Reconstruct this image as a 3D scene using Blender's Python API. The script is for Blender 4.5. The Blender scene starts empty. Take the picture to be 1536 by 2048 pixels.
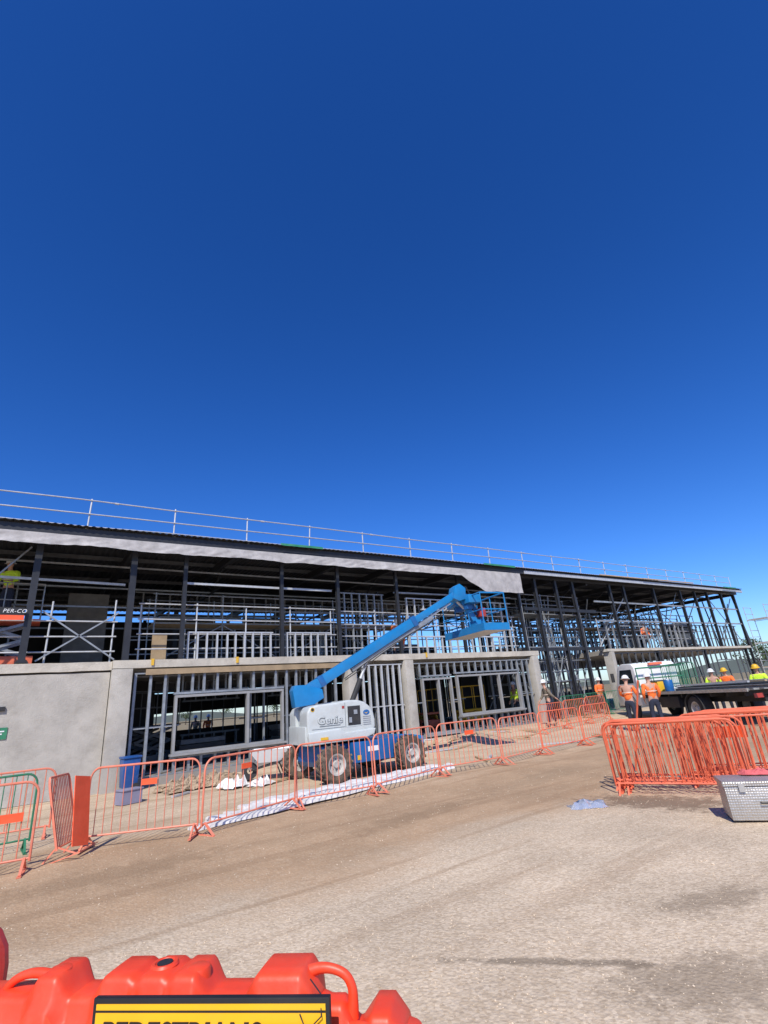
import bpy, bmesh, math, random
from mathutils import Vector, Matrix, noise as mnoise
RN=random.Random(7)
S=bpy.context.scene; C=S.collection
V=Vector
# ------------------------------------------------------------------ materials
def mat(name,col,rough=.6,metal=0.,var=.12,scale=5,bump=.04,bscale=60,dirt=0.,dirtcol=(.30,.23,.15)):
    m=bpy.data.materials.new(name); m.use_nodes=True; nt=m.node_tree; N=nt.nodes; L=nt.links
    b=N['Principled BSDF']; b.inputs['Roughness'].default_value=rough; b.inputs['Metallic'].default_value=metal
    tc=N.new('ShaderNodeTexCoord')
    n1=N.new('ShaderNodeTexNoise'); n1.inputs['Scale'].default_value=scale; n1.inputs['Detail'].default_value=7; n1.inputs['Roughness'].default_value=.65
    L.new(tc.outputs['Object'],n1.inputs['Vector'])
    mr=N.new('ShaderNodeMapRange'); mr.inputs[1].default_value=.3; mr.inputs[2].default_value=.7; mr.inputs[3].default_value=1-var; mr.inputs[4].default_value=1+var
    L.new(n1.outputs['Fac'],mr.inputs[0])
    vm=N.new('ShaderNodeVectorMath'); vm.operation='SCALE'; vm.inputs[0].default_value=col; L.new(mr.outputs[0],vm.inputs['Scale'])
    out=vm.outputs[0]
    if dirt>0:
        n2=N.new('ShaderNodeTexNoise'); n2.inputs['Scale'].default_value=scale*.6+1.3; n2.inputs['Detail'].default_value=9; n2.inputs['Roughness'].default_value=.75
        L.new(tc.outputs['Object'],n2.inputs['Vector'])
        m2=N.new('ShaderNodeMapRange'); m2.inputs[1].default_value=.48; m2.inputs[2].default_value=.72; m2.inputs[3].default_value=0; m2.inputs[4].default_value=dirt
        L.new(n2.outputs['Fac'],m2.inputs[0])
        mx=N.new('ShaderNodeMix'); mx.data_type='RGBA'; L.new(m2.outputs[0],mx.inputs[0]); L.new(out,mx.inputs[6]); mx.inputs[7].default_value=(*dirtcol,1)
        out=mx.outputs[2]
    L.new(out,b.inputs['Base Color'])
    if bump>0:
        n3=N.new('ShaderNodeTexNoise'); n3.inputs['Scale'].default_value=bscale; n3.inputs['Detail'].default_value=4
        L.new(tc.outputs['Object'],n3.inputs['Vector'])
        bp=N.new('ShaderNodeBump'); bp.inputs['Strength'].default_value=min(1,bump*5); bp.inputs['Distance'].default_value=bump*.3
        L.new(n3.outputs['Fac'],bp.inputs['Height']); L.new(bp.outputs[0],b.inputs['Normal'])
    return m
M={}
M['concrete']=mat('concrete',(.43,.40,.345),.85,0,.18,1.2,.08,35,.55,(.27,.24,.195))
M['fascia']=mat('pale_concrete',(.52,.475,.39),.8,0,.2,1.5,.08,35,.55,(.28,.24,.185))
M['floor']=mat('floor_concrete',(.26,.245,.22),.85,0,.15,1,.05,30,.4)
M['steel']=mat('dark_steel',(.030,.032,.037),.5,.3,.25,3,.02,40,.25,(.08,.07,.055))
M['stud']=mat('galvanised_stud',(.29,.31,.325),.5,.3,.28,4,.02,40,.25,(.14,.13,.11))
M['darkstud']=mat('shaded_stud',(.12,.13,.14),.5,.3,.3,4,.02,40,.25,(.07,.06,.055))  # darker copy of the stud, interior shade put into its colour
M['galv']=mat('galvanised_tube',(.54,.55,.55),.45,.3,.15,5,.02,40,.25,(.3,.28,.25))
M['roof']=mat('roof_sheet',(.06,.062,.068),.5,.2,.2,1.5,.02,30,.3,(.03,.03,.03))
M['darkwall']=mat('shade_dark_sheet',(.028,.028,.03),.8,0,.3,1.5,.02,30,.3,(.05,.045,.04))  # near black, the shade inside the building is in this colour
M['frame']=mat('window_frame',(.34,.335,.32),.5,.2,.1,3,.02,40)
M['ply']=mat('plywood',(.34,.245,.14),.7,0,.2,3,.04,30,.4,(.2,.14,.09))
M['dullply']=mat('dark_plywood',(.13,.115,.09),.8,0,.25,3,.04,30,.4,(.08,.065,.05))  # darker, greyer tone of the plywood
M['timber']=mat('timber',(.45,.33,.19),.75,0,.25,8,.06,50)
M['cloth']=mat('grey_wrap',(.42,.40,.38),.75,0,.22,3,.05,30,.5,(.27,.25,.24))
M['orange']=mat('faded_orange_paint',(.74,.215,.125),.5,0,.18,4,.03,50,.5,(.56,.28,.19))
M['orange2']=mat('bright_orange_paint',(.78,.155,.07),.5,0,.2,4,.03,50,.5,(.54,.24,.15))
M['redp']=mat('dark_red_paint',(.36,.035,.03),.35,0,.15,4,.03,50,.2)
M['green']=mat('green_paint',(.03,.20,.10),.45,0,.2,4,.03,50,.2)
M['board']=mat('orange_board',(.90,.11,.03),.5,0,.15,4,.02,50,.3,(.6,.18,.1))
M['liftblue']=mat('blue_paint',(.010,.19,.45),.32,0,.12,2.5,.015,40,.3,(.09,.18,.26))
M['liftblue2']=mat('deep_blue_paint',(.010,.11,.32),.4,0,.15,3,.015,40,.35,(.11,.12,.13))
M['liftgrey']=mat('pale_grey_cowl',(.50,.53,.51),.4,0,.07,2,.015,40,.4,(.34,.32,.27))
M['outline']=mat('letter_outline',(.12,.14,.15),.5,0,.1,2,0)
M['black']=mat('black_rubber',(.022,.022,.024),.7,0,.3,6,.05,40,.3,(.08,.07,.055))
M['tyre']=mat('muddy_tyre',(.085,.065,.05),.9,0,.4,6,.08,40,.98,(.30,.21,.13))
M['rim']=mat('white_rim',(.46,.44,.40),.6,0,.15,6,.02,40,.9,(.28,.21,.14))
M['plastic']=mat('orange_plastic',(.82,.062,.018),.45,0,.13,4,.035,18,.4,(.58,.15,.085))
M['yellow']=mat('sign_yellow',(.88,.46,.01),.5,0,.06,4,.01,40,.35,(.70,.37,.05))
M['signblack']=mat('sign_black',(.012,.012,.012),.55,0,.2,4,.02,40,.2,(.06,.05,.04))
M['white']=mat('white_paint',(.74,.74,.72),.5,0,.06,3,.02,40,.25,(.55,.5,.43))
M['paper']=mat('white_paper',(.8,.8,.79),.7,0,.04,3,.03,12)
M['wrap']=mat('white_plastic_wrap',(.76,.74,.70),.4,0,.18,5,.12,12,.5,(.50,.44,.36))
M['alu']=mat('aluminium_plate',(.52,.50,.46),.42,.6,.2,6,.03,60,.4,(.25,.23,.20))
M['pink']=mat('red_cloth',(.62,.12,.12),.8,0,.2,6,.1,20)
M['glass']=mat('tinted_glass',(.02,.03,.035),.08,0,.1,3,0)
M['sand']=mat('yellow_machine',(.72,.42,.02),.45,0,.1,3,.02,40,.3)
M['skin']=mat('skin',(.48,.27,.19),.6,0,.08,8,0)
M['hiorange']=mat('hi_vis_orange',(.95,.18,.03),.75,0,.1,10,.1,30)
M['hilime']=mat('hi_vis_lime',(.62,.88,.04),.75,0,.1,10,.1,30)
M['navy']=mat('navy_cloth',(.02,.025,.045),.85,0,.2,10,.1,30)
M['khaki']=mat('khaki_cloth',(.18,.15,.11),.85,0,.2,10,.1,30)
M['silver']=mat('reflective_band',(.62,.50,.40),.5,.2,.05,10,0)
M['bark']=mat('bark',(.10,.075,.05),.9,0,.3,6,.2,20)
M['leaf']=mat('leaf',(.055,.085,.03),.7,0,.5,1.2,0)
M['blueplastic']=mat('blue_plastic',(.010,.075,.27),.4,0,.1,3,.02,30,.3)
M['greysack']=mat('purple_grey_plastic',(.25,.24,.32),.6,0,.1,3,.04,20)
M['stone']=mat('pebble',(.56,.45,.32),.9,0,.40,2.2,.0)
M['hill']=mat('far_hill',(.10,.12,.11),.95,0,.2,.01,0)
M['rubble']=mat('rubble',(.42,.31,.20),.95,0,.35,6,.25,18)
m=mat('clear_plastic',(.72,.74,.76),.15,0,.05,4,.1,15); b=m.node_tree.nodes['Principled BSDF']; b.inputs['Transmission Weight'].default_value=.6; M['clear']=m

def ground_mat():
    m=bpy.data.materials.new('gravel_ground'); m.use_nodes=True; nt=m.node_tree; N=nt.nodes; L=nt.links
    b=N['Principled BSDF']; b.inputs['Roughness'].default_value=.95; b.inputs['Specular IOR Level'].default_value=.15
    geo=N.new('ShaderNodeNewGeometry'); P=geo.outputs['Position']
    def noise(sc,det=6,ro=.6,vec=P):
        n=N.new('ShaderNodeTexNoise'); n.inputs['Scale'].default_value=sc; n.inputs['Detail'].default_value=det; n.inputs['Roughness'].default_value=ro; L.new(vec,n.inputs['Vector']); return n.outputs['Fac']
    def mrange(v,a,b_,c,d,sm=True):
        n=N.new('ShaderNodeMapRange'); n.interpolation_type='SMOOTHSTEP' if sm else 'LINEAR'
        L.new(v,n.inputs[0]); 
        for i,x in enumerate((a,b_,c,d)): n.inputs[i+1].default_value=x
        return n.outputs[0]
    def math_(op,a,b_):
        n=N.new('ShaderNodeMath'); n.operation=op
        for i,x in enumerate((a,b_)):
            if isinstance(x,(int,float)): n.inputs[i].default_value=x
            else: L.new(x,n.inputs[i])
        return n.outputs[0]
    def mix(f,a,b_,mode='MIX'):
        n=N.new('ShaderNodeMix'); n.data_type='RGBA'; n.blend_type=mode
        if isinstance(f,(int,float)): n.inputs[0].default_value=f
        else: L.new(f,n.inputs[0])
        for i,x in ((6,a),(7,b_)):
            if isinstance(x,tuple): n.inputs[i].default_value=(*x,1)
            else: L.new(x,n.inputs[i])
        return n.outputs[2]
    sep=N.new('ShaderNodeSeparateXYZ'); L.new(P,sep.inputs[0]); X,Y=sep.outputs[0],sep.outputs[1]
    w=math_('MULTIPLY',math_('SUBTRACT',noise(.45,5),.5),4.0)
    Yw=math_('ADD',Y,w)
    Yt=math_('ADD',Yw,math_('MULTIPLY',X,.05))
    band=math_('MULTIPLY',mrange(Yt,4.7,6.4,0,.95),mrange(Yw,8.4,11.3,1,.2))
    gravel=mix(noise(9,4,.7),(.50,.38,.245),(.68,.545,.385))
    speck=N.new('ShaderNodeTexVoronoi'); speck.inputs['Scale'].default_value=46; L.new(P,speck.inputs['Vector'])
    bw=N.new('ShaderNodeRGBToBW'); L.new(speck.outputs['Color'],bw.inputs[0])
    gravel=mix(.42,gravel,mix(mrange(bw.outputs[0],.25,.8,0,1,False),(.42,.32,.21),(.76,.63,.46)))
    brown=mix(noise(3.5,8,.7),(.34,.215,.12),(.51,.35,.21))
    brown=mix(mrange(noise(14,5,.7),.5,.75,0,.5),brown,(.55,.42,.27))
    brown=mix(mrange(bw.outputs[0],.7,.85,0,.3,False),brown,(.60,.48,.33))
    col=mix(band,gravel,brown)
    big=mrange(noise(.9,6,.6),.3,.7,.87,1.08)
    vm=N.new('ShaderNodeVectorMath'); vm.operation='SCALE'; L.new(col,vm.inputs[0]); L.new(big,vm.inputs['Scale']); col=vm.outputs[0]
    mp=N.new('ShaderNodeMapping'); mp.inputs['Scale'].default_value=(.10,1.8,1); mp.inputs['Rotation'].default_value=(0,0,.03); L.new(P,mp.inputs['Vector'])
    tr=mrange(noise(1.3,6,.6,mp.outputs[0]),.52,.64,0,.45)
    col=mix(math_('MULTIPLY',tr,mrange(Yw,2.5,5,.22,1)),col,(.31,.20,.115))
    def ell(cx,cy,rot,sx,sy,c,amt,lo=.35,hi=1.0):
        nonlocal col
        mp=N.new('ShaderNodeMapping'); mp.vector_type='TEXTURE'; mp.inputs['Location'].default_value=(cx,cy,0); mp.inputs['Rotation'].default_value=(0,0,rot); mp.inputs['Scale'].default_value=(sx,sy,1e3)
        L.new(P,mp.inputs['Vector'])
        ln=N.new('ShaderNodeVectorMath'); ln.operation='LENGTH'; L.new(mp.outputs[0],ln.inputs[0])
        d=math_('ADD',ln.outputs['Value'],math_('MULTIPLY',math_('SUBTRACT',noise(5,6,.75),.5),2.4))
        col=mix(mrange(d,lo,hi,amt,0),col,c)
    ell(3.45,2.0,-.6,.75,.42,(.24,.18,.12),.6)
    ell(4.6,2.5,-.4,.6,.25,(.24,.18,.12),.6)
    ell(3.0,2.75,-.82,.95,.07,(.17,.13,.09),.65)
    ell(7.6,4.5,-1.2,1.3,.7,(.15,.10,.065),.75)  # shade of the stacked barriers, painted into the ground colour
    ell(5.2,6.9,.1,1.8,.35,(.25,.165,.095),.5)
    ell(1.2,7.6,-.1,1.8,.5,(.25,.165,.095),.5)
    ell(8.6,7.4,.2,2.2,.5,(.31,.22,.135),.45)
    far=mrange(Y,38,60,0,1); col=mix(far,col,(.25,.20,.115))
    L.new(col,b.inputs['Base Color'])
    v2=N.new('ShaderNodeTexVoronoi'); v2.inputs['Scale'].default_value=36; L.new(P,v2.inputs['Vector'])
    h=math_('ADD',math_('MULTIPLY',noise(60,3,.6),.5),math_('MULTIPLY',v2.outputs['Distance'],.8))
    h=math_('ADD',h,math_('MULTIPLY',noise(6,5,.6),2.0))
    bp=N.new('ShaderNodeBump'); bp.inputs['Strength'].default_value=.55; bp.inputs['Distance'].default_value=.011; L.new(h,bp.inputs['Height']); L.new(bp.outputs[0],b.inputs['Normal'])
    return m
M['ground']=ground_mat()

def checker_mat():
    m=mat('chequer_plate',(.50,.47,.42),.4,.55,.15,6,0,60,.35,(.28,.25,.2)); nt=m.node_tree; N=nt.nodes; L=nt.links
    tc=N.new('ShaderNodeTexCoord'); v=N.new('ShaderNodeTexVoronoi'); v.inputs['Scale'].default_value=38; v.inputs['Randomness'].default_value=.15
    L.new(tc.outputs['Object'],v.inputs['Vector'])
    bp=N.new('ShaderNodeBump'); bp.inputs['Strength'].default_value=1; bp.inputs['Distance'].default_value=.01; bp.invert=True
    L.new(v.outputs['Distance'],bp.inputs['Height']); L.new(bp.outputs[0],N['Principled BSDF'].inputs['Normal'])
    return m
M['checker']=checker_mat()

# ------------------------------------------------------------------ mesh helpers
class MB:
    def __init__(s): s.v=[]; s.f=[]
    def add(s,vs,fs):
        o=len(s.v); s.v+= [tuple(v) for v in vs]; s.f+=[tuple(i+o for i in f) for f in fs]; return s
    def box(s,a,b):
        x0,y0,z0=a; x1,y1,z1=b
        return s.add([(x0,y0,z0),(x1,y0,z0),(x1,y1,z0),(x0,y1,z0),(x0,y0,z1),(x1,y0,z1),(x1,y1,z1),(x0,y1,z1)],
              [(0,3,2,1),(4,5,6,7),(0,1,5,4),(1,2,6,5),(2,3,7,6),(3,0,4,7)])
    def bar(s,p,q,w,h,up=(0,0,1)):
        p=V(p);q=V(q);d=(q-p).normalized(); u=V(up)
        if abs(d.dot(u))>.98: u=V((0,1,0))
        a=d.cross(u).normalized(); b=a.cross(d).normalized()
        vs=[]
        for c in (p,q):
            for i,j in ((-1,-1),(1,-1),(1,1),(-1,1)): vs.append(c+a*i*w/2+b*j*h/2)
        return s.add(vs,[(0,1,2,3),(7,6,5,4),(0,4,5,1),(1,5,6,2),(2,6,7,3),(3,7,4,0)])
    def path(s,pts,r,n=8,closed=False):
        pts=[V(p) for p in pts]; k=len(pts); rs=r if isinstance(r,(list,tuple)) else [r]*k
        o=len(s.v); ref=None
        for i,p in enumerate(pts):
            a=pts[i-1] if (i>0 or closed) else p; b=pts[(i+1)%k] if (i<k-1 or closed) else p
            d=(b-a).normalized()
            if ref is None:
                ref=V((0,0,1)) if abs(d.z)<.9 else V((1,0,0))
            x=d.cross(ref)
            if x.length<1e-4: x=d.cross(V((0,1,0)))
            x.normalize(); y=d.cross(x).normalized(); ref=y*-1
            for j in range(n):
                t=2*math.pi*j/n; s.v.append(tuple(p+x*math.cos(t)*rs[i]+y*math.sin(t)*rs[i]))
        for i in range(k if closed else k-1):
            for j in range(n):
                A=o+i*n; B=o+((i+1)%k)*n; s.f.append((A+j,A+(j+1)%n,B+(j+1)%n,B+j))
        if not closed:
            s.f.append(tuple(o+j for j in reversed(range(n)))); s.f.append(tuple(o+(k-1)*n+j for j in range(n)))
        return s
    def tube(s,p,q,r,n=8): return s.path([p,q],r,n)
    def lathe(s,c,prof,axis='y',n=24):
        c=V(c); o=len(s.v); k=len(prof)
        for i in range(n):
            t=2*math.pi*i/n
            for r,h in prof:
                if axis=='y': s.v.append((c.x+r*math.cos(t),c.y+h,c.z+r*math.sin(t)))
                else: s.v.append((c.x+r*math.cos(t),c.y+r*math.sin(t),c.z+h))
        for i in range(n):
            for j in range(k-1):
                a=o+i*k+j; b=o+((i+1)%n)*k+j; s.f.append((a,b,b+1,a+1))
        return s
    def prism(s,poly,y0,y1):
        n=len(poly); o=len(s.v)
        for y in (y0,y1):
            for x,z in poly: s.v.append((x,y,z))
        s.f.append(tuple(o+i for i in range(n))); s.f.append(tuple(o+n+i for i in reversed(range(n))))
        for i in range(n): j=(i+1)%n; s.f.append((o+i,o+n+i,o+n+j,o+j))
        return s
    def build(s,name,m,parent=None,org=None,bevel=0,smooth=False,seg=2):
        me=bpy.data.meshes.new(name); vs=s.v
        if org is not None: vs=[(x-org[0],y-org[1],z-org[2]) for x,y,z in vs]
        me.from_pydata(vs,[],s.f); me.update()
        bm=bmesh.new(); bm.from_mesh(me); bmesh.ops.recalc_face_normals(bm,faces=bm.faces)
        if bevel: bmesh.ops.bevel(bm,geom=bm.edges[:]+bm.verts[:],offset=bevel,segments=seg,affect='EDGES',profile=.6,clamp_overlap=True)
        bm.to_mesh(me); bm.free()
        me.materials.append(M[m] if isinstance(m,str) else m)
        if smooth or bevel:
            for p in me.polygons: p.use_smooth=True
            try: me.set_sharp_from_angle(angle=math.radians(38))
            except Exception: pass
        ob=bpy.data.objects.new(name,me); C.objects.link(ob)
        if parent: ob.parent=parent
        elif org is not None: ob.location=org
        return ob
def tag(o,label=None,cat=None,group=None,kind=None):
    if label: o['label']=label
    if cat: o['category']=cat
    if group: o['group']=group
    if kind: o['kind']=kind
    return o
def empty(name,loc,rz,label,cat,group=None):
    o=bpy.data.objects.new(name,None); C.objects.link(o); o.location=loc; o.rotation_euler=(0,0,rz); o.empty_display_size=.2
    return tag(o,label,cat,group)
def copy_tree(root,loc,rot,label=None,group=None):
    def rec(o,par):
        c=o.copy(); C.objects.link(c); c.parent=par
        for ch in list(o.children): rec(ch,c)
        return c
    r=rec(root,None); r.location=loc; r.rotation_euler=rot if isinstance(rot,tuple) else (0,0,rot)
    if label: r['label']=label
    if group: r['group']=group
    elif 'group' in r: del r['group']
    return r
def text(body,size,mt,name,parent=None,loc=(0,0,0),rot=(math.pi/2,0,0),extrude=.002,xs=1,align='CENTER',offset=0,shear=0,space=1):
    cu=bpy.data.curves.new(name,'FONT'); cu.body=body; cu.size=size; cu.extrude=extrude; cu.align_x=align; cu.align_y='CENTER'; cu.offset=offset; cu.shear=shear; cu.space_character=space
    o=bpy.data.objects.new('tmp',cu); C.objects.link(o)
    me=bpy.data.meshes.new_from_object(o.evaluated_get(bpy.context.evaluated_depsgraph_get())); bpy.data.objects.remove(o)
    me.materials.clear(); me.materials.append(M[mt])
    ob=bpy.data.objects.new(name,me); C.objects.link(ob); ob.location=loc; ob.rotation_euler=rot; ob.scale=(xs,1,1)
    if parent: ob.parent=parent
    return ob

# ------------------------------------------------------------------ camera
F_=1000.; al=math.radians(54); p_=math.radians(20.8); ro=math.radians(5)
Fw=V((math.cos(al)*math.cos(p_),math.sin(al)*math.cos(p_),math.sin(p_)))
R0=V((math.sin(al),-math.cos(al),0)); U0=R0.cross(Fw)
Rt=R0*math.cos(ro)-U0*math.sin(ro); Up=R0*math.sin(ro)+U0*math.cos(ro)
cd=bpy.data.cameras.new('camera'); cam=bpy.data.objects.new('camera',cd); C.objects.link(cam); S.camera=cam
cd.sensor_fit='VERTICAL'; cd.sensor_height=36; cd.lens=F_/2048*36; cd.clip_end=3000; cd.clip_start=.05
cam.matrix_world=Matrix((( Rt.x,Up.x,-Fw.x,0),(Rt.y,Up.y,-Fw.y,0),(Rt.z,Up.z,-Fw.z,1.6),(0,0,0,1)))
# ------------------------------------------------------------------ light
sd=V((-.66,-.75,0)).normalized(); el=math.radians(46); sun=V((sd.x*math.cos(el),sd.y*math.cos(el),math.sin(el)))
ld=bpy.data.lights.new('sun','SUN'); ld.energy=4.8; ld.angle=math.radians(.5); ld.color=(1,.95,.87)
lo=bpy.data.objects.new('sun',ld); C.objects.link(lo); lo.rotation_euler=(-sun).to_track_quat('-Z','Y').to_euler(); lo.location=(0,-10,30)
W=bpy.data.worlds.new('World'); S.world=W; W.use_nodes=True; nt=W.node_tree; bg=nt.nodes['Background']
sk=nt.nodes.new('ShaderNodeTexSky'); sk.sky_type='NISHITA'; sk.sun_disc=False; sk.sun_elevation=el; sk.sun_rotation=math.atan2(sd.x,sd.y)%(2*math.pi)
sk.air_density=1.0; sk.dust_density=.4; sk.ozone_density=3.2; sk.altitude=200
hs=nt.nodes.new('ShaderNodeHueSaturation'); hs.inputs['Saturation'].default_value=1.28; hs.inputs['Value'].default_value=1
tn=nt.nodes.new('ShaderNodeMix'); tn.data_type='RGBA'; tn.blend_type='MULTIPLY'; tn.inputs[0].default_value=1; tn.inputs[7].default_value=(.088,.103,.140,1)
gm=nt.nodes.new('ShaderNodeGamma'); gm.inputs['Gamma'].default_value=1.16
sc=nt.nodes.new('ShaderNodeVectorMath'); sc.operation='SCALE'; sc.inputs['Scale'].default_value=12.6
nt.links.new(sk.outputs[0],hs.inputs['Color']); nt.links.new(hs.outputs[0],tn.inputs[6]); nt.links.new(tn.outputs[2],gm.inputs['Color']); nt.links.new(gm.outputs[0],sc.inputs[0]); nt.links.new(sc.outputs[0],bg.inputs['Color']); bg.inputs['Strength'].default_value=.10
S.view_settings.view_transform='Standard'; S.view_settings.look='None'; S.view_settings.exposure=0

# ------------------------------------------------------------------ ground
def gh(x,y):
    t=max(0,min(1,(y-13.2)/2.6)); u=max(0,min(1,(x-5)/5))
    h=.2*t*t*(3-2*t)*u
    r=math.hypot(x-4,y-4)
    h+=.02*math.sin(x*.9+1.3*math.sin(y*.7))*math.sin(y*.8+.5)*(1 if y<12.5 else .4)*(1 if r<40 else 0)
    if y>31: h*=.0
    return h-.005
def axis(c,lim,n,k):
    out=[]
    for i in range(-n,n+1):
        t=i/n; out.append(c+math.copysign((math.exp(k*abs(t))-1)/(math.exp(k)-1)*lim,t))
    return out
xs=axis(6,1500,110,6.2); ys=axis(6,1500,110,6.2); g=MB()
for y in ys:
    for x in xs: g.v.append((x,y,gh(x,y)))
n=len(xs)
for j in range(len(ys)-1):
    for i in range(n-1): a=j*n+i; g.f.append((a,a+1,a+n+1,a+n))
o=g.build('ground','ground',smooth=True); tag(o,kind='structure')
pb=MB()
for i in range(15000):
    d=1.6+11*RN.random()**1.6; an=math.radians(54)+RN.uniform(-.85,.85)
    x=d*math.cos(an); y=d*math.sin(an)
    if y>5.2 and RN.random()<.7: continue
    r=RN.uniform(.0025,.0065)*(1+.06*d)*(2 if RN.random()<.008 else 1); z=gh(x,y)
    sx,sy,sz=[r*RN.uniform(.7,1.3) for _ in range(3)]; a=RN.uniform(0,3.1); ca,sa=math.cos(a),math.sin(a)
    vs=[(1,0,0),(.3,.9,.2),(-.8,.5,-.1),(-.7,-.7,.15),(.4,-.9,-.1),(.15,.05,.75),(-.1,.1,-.7)]
    pb.add([(x+(vx*sx*ca-vy*sy*sa),y+(vx*sx*sa+vy*sy*ca),z+sz*.2+vz*sz) for vx,vy,vz in vs],[(0,1,5),(1,2,5),(2,3,5),(3,4,5),(4,0,5),(1,0,6),(2,1,6),(3,2,6),(4,3,6),(0,4,6)])
tag(pb.build('gravel','stone'),'loose pale gravel stones scattered over the dirt yard','gravel',kind='stuff')
h=MB(); k=80
for i in range(k+1):
    a=math.radians(-20+150*i/k); r=900; z=9+6*math.sin(i*.37)+4*math.sin(i*.91)
    h.v+= [(r*math.cos(a),r*math.sin(a),-1),(r*math.cos(a),r*math.sin(a),max(3,z))]
for i in range(k): a=i*2; h.f.append((a,a+2,a+3,a+1))
tag(h.build('hills','hill'),kind='structure')

# ------------------------------------------------------------------ building
FY=16.4
def rz(x): return 7.05+.012*x
B=empty('unfinished_building',(2,FY,0),0,'two storey unfinished steel and concrete building with open stud walls','building'); BO=(2,FY,0)
def part(mb,name,m,label=None,bevel=0,parent=None):
    o=mb.build(name,m,parent or B,BO,bevel)
    if label: o['label']=label
    return o
def rough_beam(xa,xb,y0,y1,z0,z1,name,m,seed=0):
    mb=MB(); n=int((xb-xa)/.25)
    for i in range(n+1):
        x=xa+(xb-xa)*i/n; q=mnoise.noise(V((x*1.3,seed,0)))*.014; q2=mnoise.noise(V((x*1.7,seed+9,3)))*.016
        mb.v+=[(x,y0+q,z0+q2),(x,y1,z0+q2),(x,y1,z1),(x,y0+q,z1+q2*.5)]
    for i in range(n):
        for j in range(4): a=i*4+j; b_=i*4+(j+1)%4; mb.f.append((a,a+4,b_+4,b_))
    mb.f+=[(0,1,2,3),tuple(n*4+j for j in (3,2,1,0))]
    return part(mb,name,m)
part(MB().box((-14,FY+.02,.0),(2.0,FY+.2,3.02)),'wall_panel','concrete','smooth grey precast wall panel')
rough_beam(-14,2.02,FY-.02,FY+.22,3.07,3.3,'wall_cap','fascia',3)
rough_beam(2.03,20.25,FY-.12,FY+.25,3.10,3.32,'slab_edge','fascia',1)
part(MB().box((2.05,FY+.28,3.04),(20.1,30,3.28)),'upper_floor','floor')
part(MB().box((-14,FY+.25,3.05),(2.0,30,3.26)),'upper_floor','floor')
rough_beam(26.0,44.5,FY-.12,FY+.22,3.20,3.34,'slab_edge','fascia',2)
part(MB().box((26.0,FY+.24,3.05),(44.4,30,3.29)),'upper_floor','floor')
part(MB().box((20.3,21.0,3.05),(25.9,30,3.29)),'upper_floor','floor')
part(MB().box((20.3,20.8,3.0),(25.9,20.98,3.32)),'slab_edge','fascia')
part(MB().box((2.7,FY-.05,-.05),(46,30,.215)),'ground_floor','floor')
for x,w in ((2.28,.52),(9.75,.34),(12.35,.40),(19.85,.40),(26.3,.30)):
    part(MB().box((x-w/2,FY-.2,-.05),(x+w/2,FY+.3,3.08 if x<25 else 3.18)),'concrete_column','concrete',None,.01)
def hcol(x,y,z0,z1,w=.15):
    m=MB().box((x-w/2,y-w/2,z0),(x+w/2,y-w/2+.02,z1)).box((x-w/2,y+w/2-.02,z0),(x+w/2,y+w/2,z1)).box((x-.012,y-w/2+.021,z0),(x+.012,y+w/2-.021,z1)).box((x-w/2-.05,y-w/2-.05,z0),(x+w/2+.05,y+w/2+.05,z0+.02))
    part(m,'steel_column','steel')
for x in (-6.5,-2.9,-.1,2.35,3.88,7.2,9.5,12.3,15.8,19.8): hcol(x,FY+.15,3.33,rz(x)-.33,.17 if x in(-.1,2.35) else .12)
for x in (21.2,22.9,24.4,28.0,29.5,33,36.5,38.6,40.5,42.8,45): hcol(x,FY+.15,.22 if x in(21.2,22.9,24.4,45) else 3.36,rz(x)-.33,.16)
for x in (31.5,37.5,44): hcol(x,FY+.1,.22,3.18,.16)
for x in (-6,-.1,5,9.5,14,19.8,22.8,26,31,36,41,45):
    for y in (22.5,29.6): hcol(x,y,3.3 if (x<20 or 26<=x<44.5) else .22,rz(x)-.33,.16)
for x in (21.0,22.8,24.6,25.8): hcol(x,20.2,.22,rz(x)-.33,.16)
x0,x1=-14,45.6
r=MB(); n=int((x1-x0)/.19)
for i in range(n*2+1):
    x=x0+i*.095; z=rz(x)+(.035 if i%2 else 0)
    r.v+=[(x,FY-.45,z),(x,30.3,z+.25)]
for i in range(n*2): a=i*2; r.f.append((a,a+2,a+3,a+1))
part(r,'roof_sheet','roof')
part(MB().bar((x0,FY-.30,rz(x0)-.14),(x1,FY-.30,rz(x1)-.14),.05,.22),'eaves_fascia','steel')
part(MB().bar((20,FY-.34,rz(20)-.16),(x1,FY-.34,rz(x1)-.16),.03,.16),'eaves_flashing','galv','pale grey flashing along the right half of the eaves')
part(MB().bar((x0,FY+.15,rz(x0)-.22),(x1,FY+.15,rz(x1)-.22),.16,.2),'eaves_beam','steel')
for k in range(9):
    y=FY+1.6*k+.9; part(MB().bar((x0,y,rz(x0)-.1+.016*k),(x1,y,rz(x1)-.1+.016*k),.06,.13),'purlin','darkstud' if k%2 else 'steel')
for x in (-6.5,-2.9,-.1,2.35,5.5,9.5,12.3,15.8,19.8,22.8,26,29.5,33,36.5,40.5,45):
    part(MB().bar((x,FY+.25,rz(x)-.3),(x,29.8,rz(x)-.12),.14,.26),'rafter','steel')
for x in (5.5,12.3,19.8,23,26,29.5,33,36.5,40.5):
    m=MB(); y=FY+1.5
    while y<28:
        m.bar((x,y,rz(x)-.45),(x,y+1.1,rz(x)-1.05),.05,.05); m.bar((x,y+1.1,rz(x)-1.05),(x,y+2.2,rz(x)-.45),.05,.05); y+=2.2
    m.bar((x,FY+1.5,rz(x)-1.08),(x,29.4,rz(x)-1.08),.07,.07)
    part(m,'roof_truss','steel')
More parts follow.
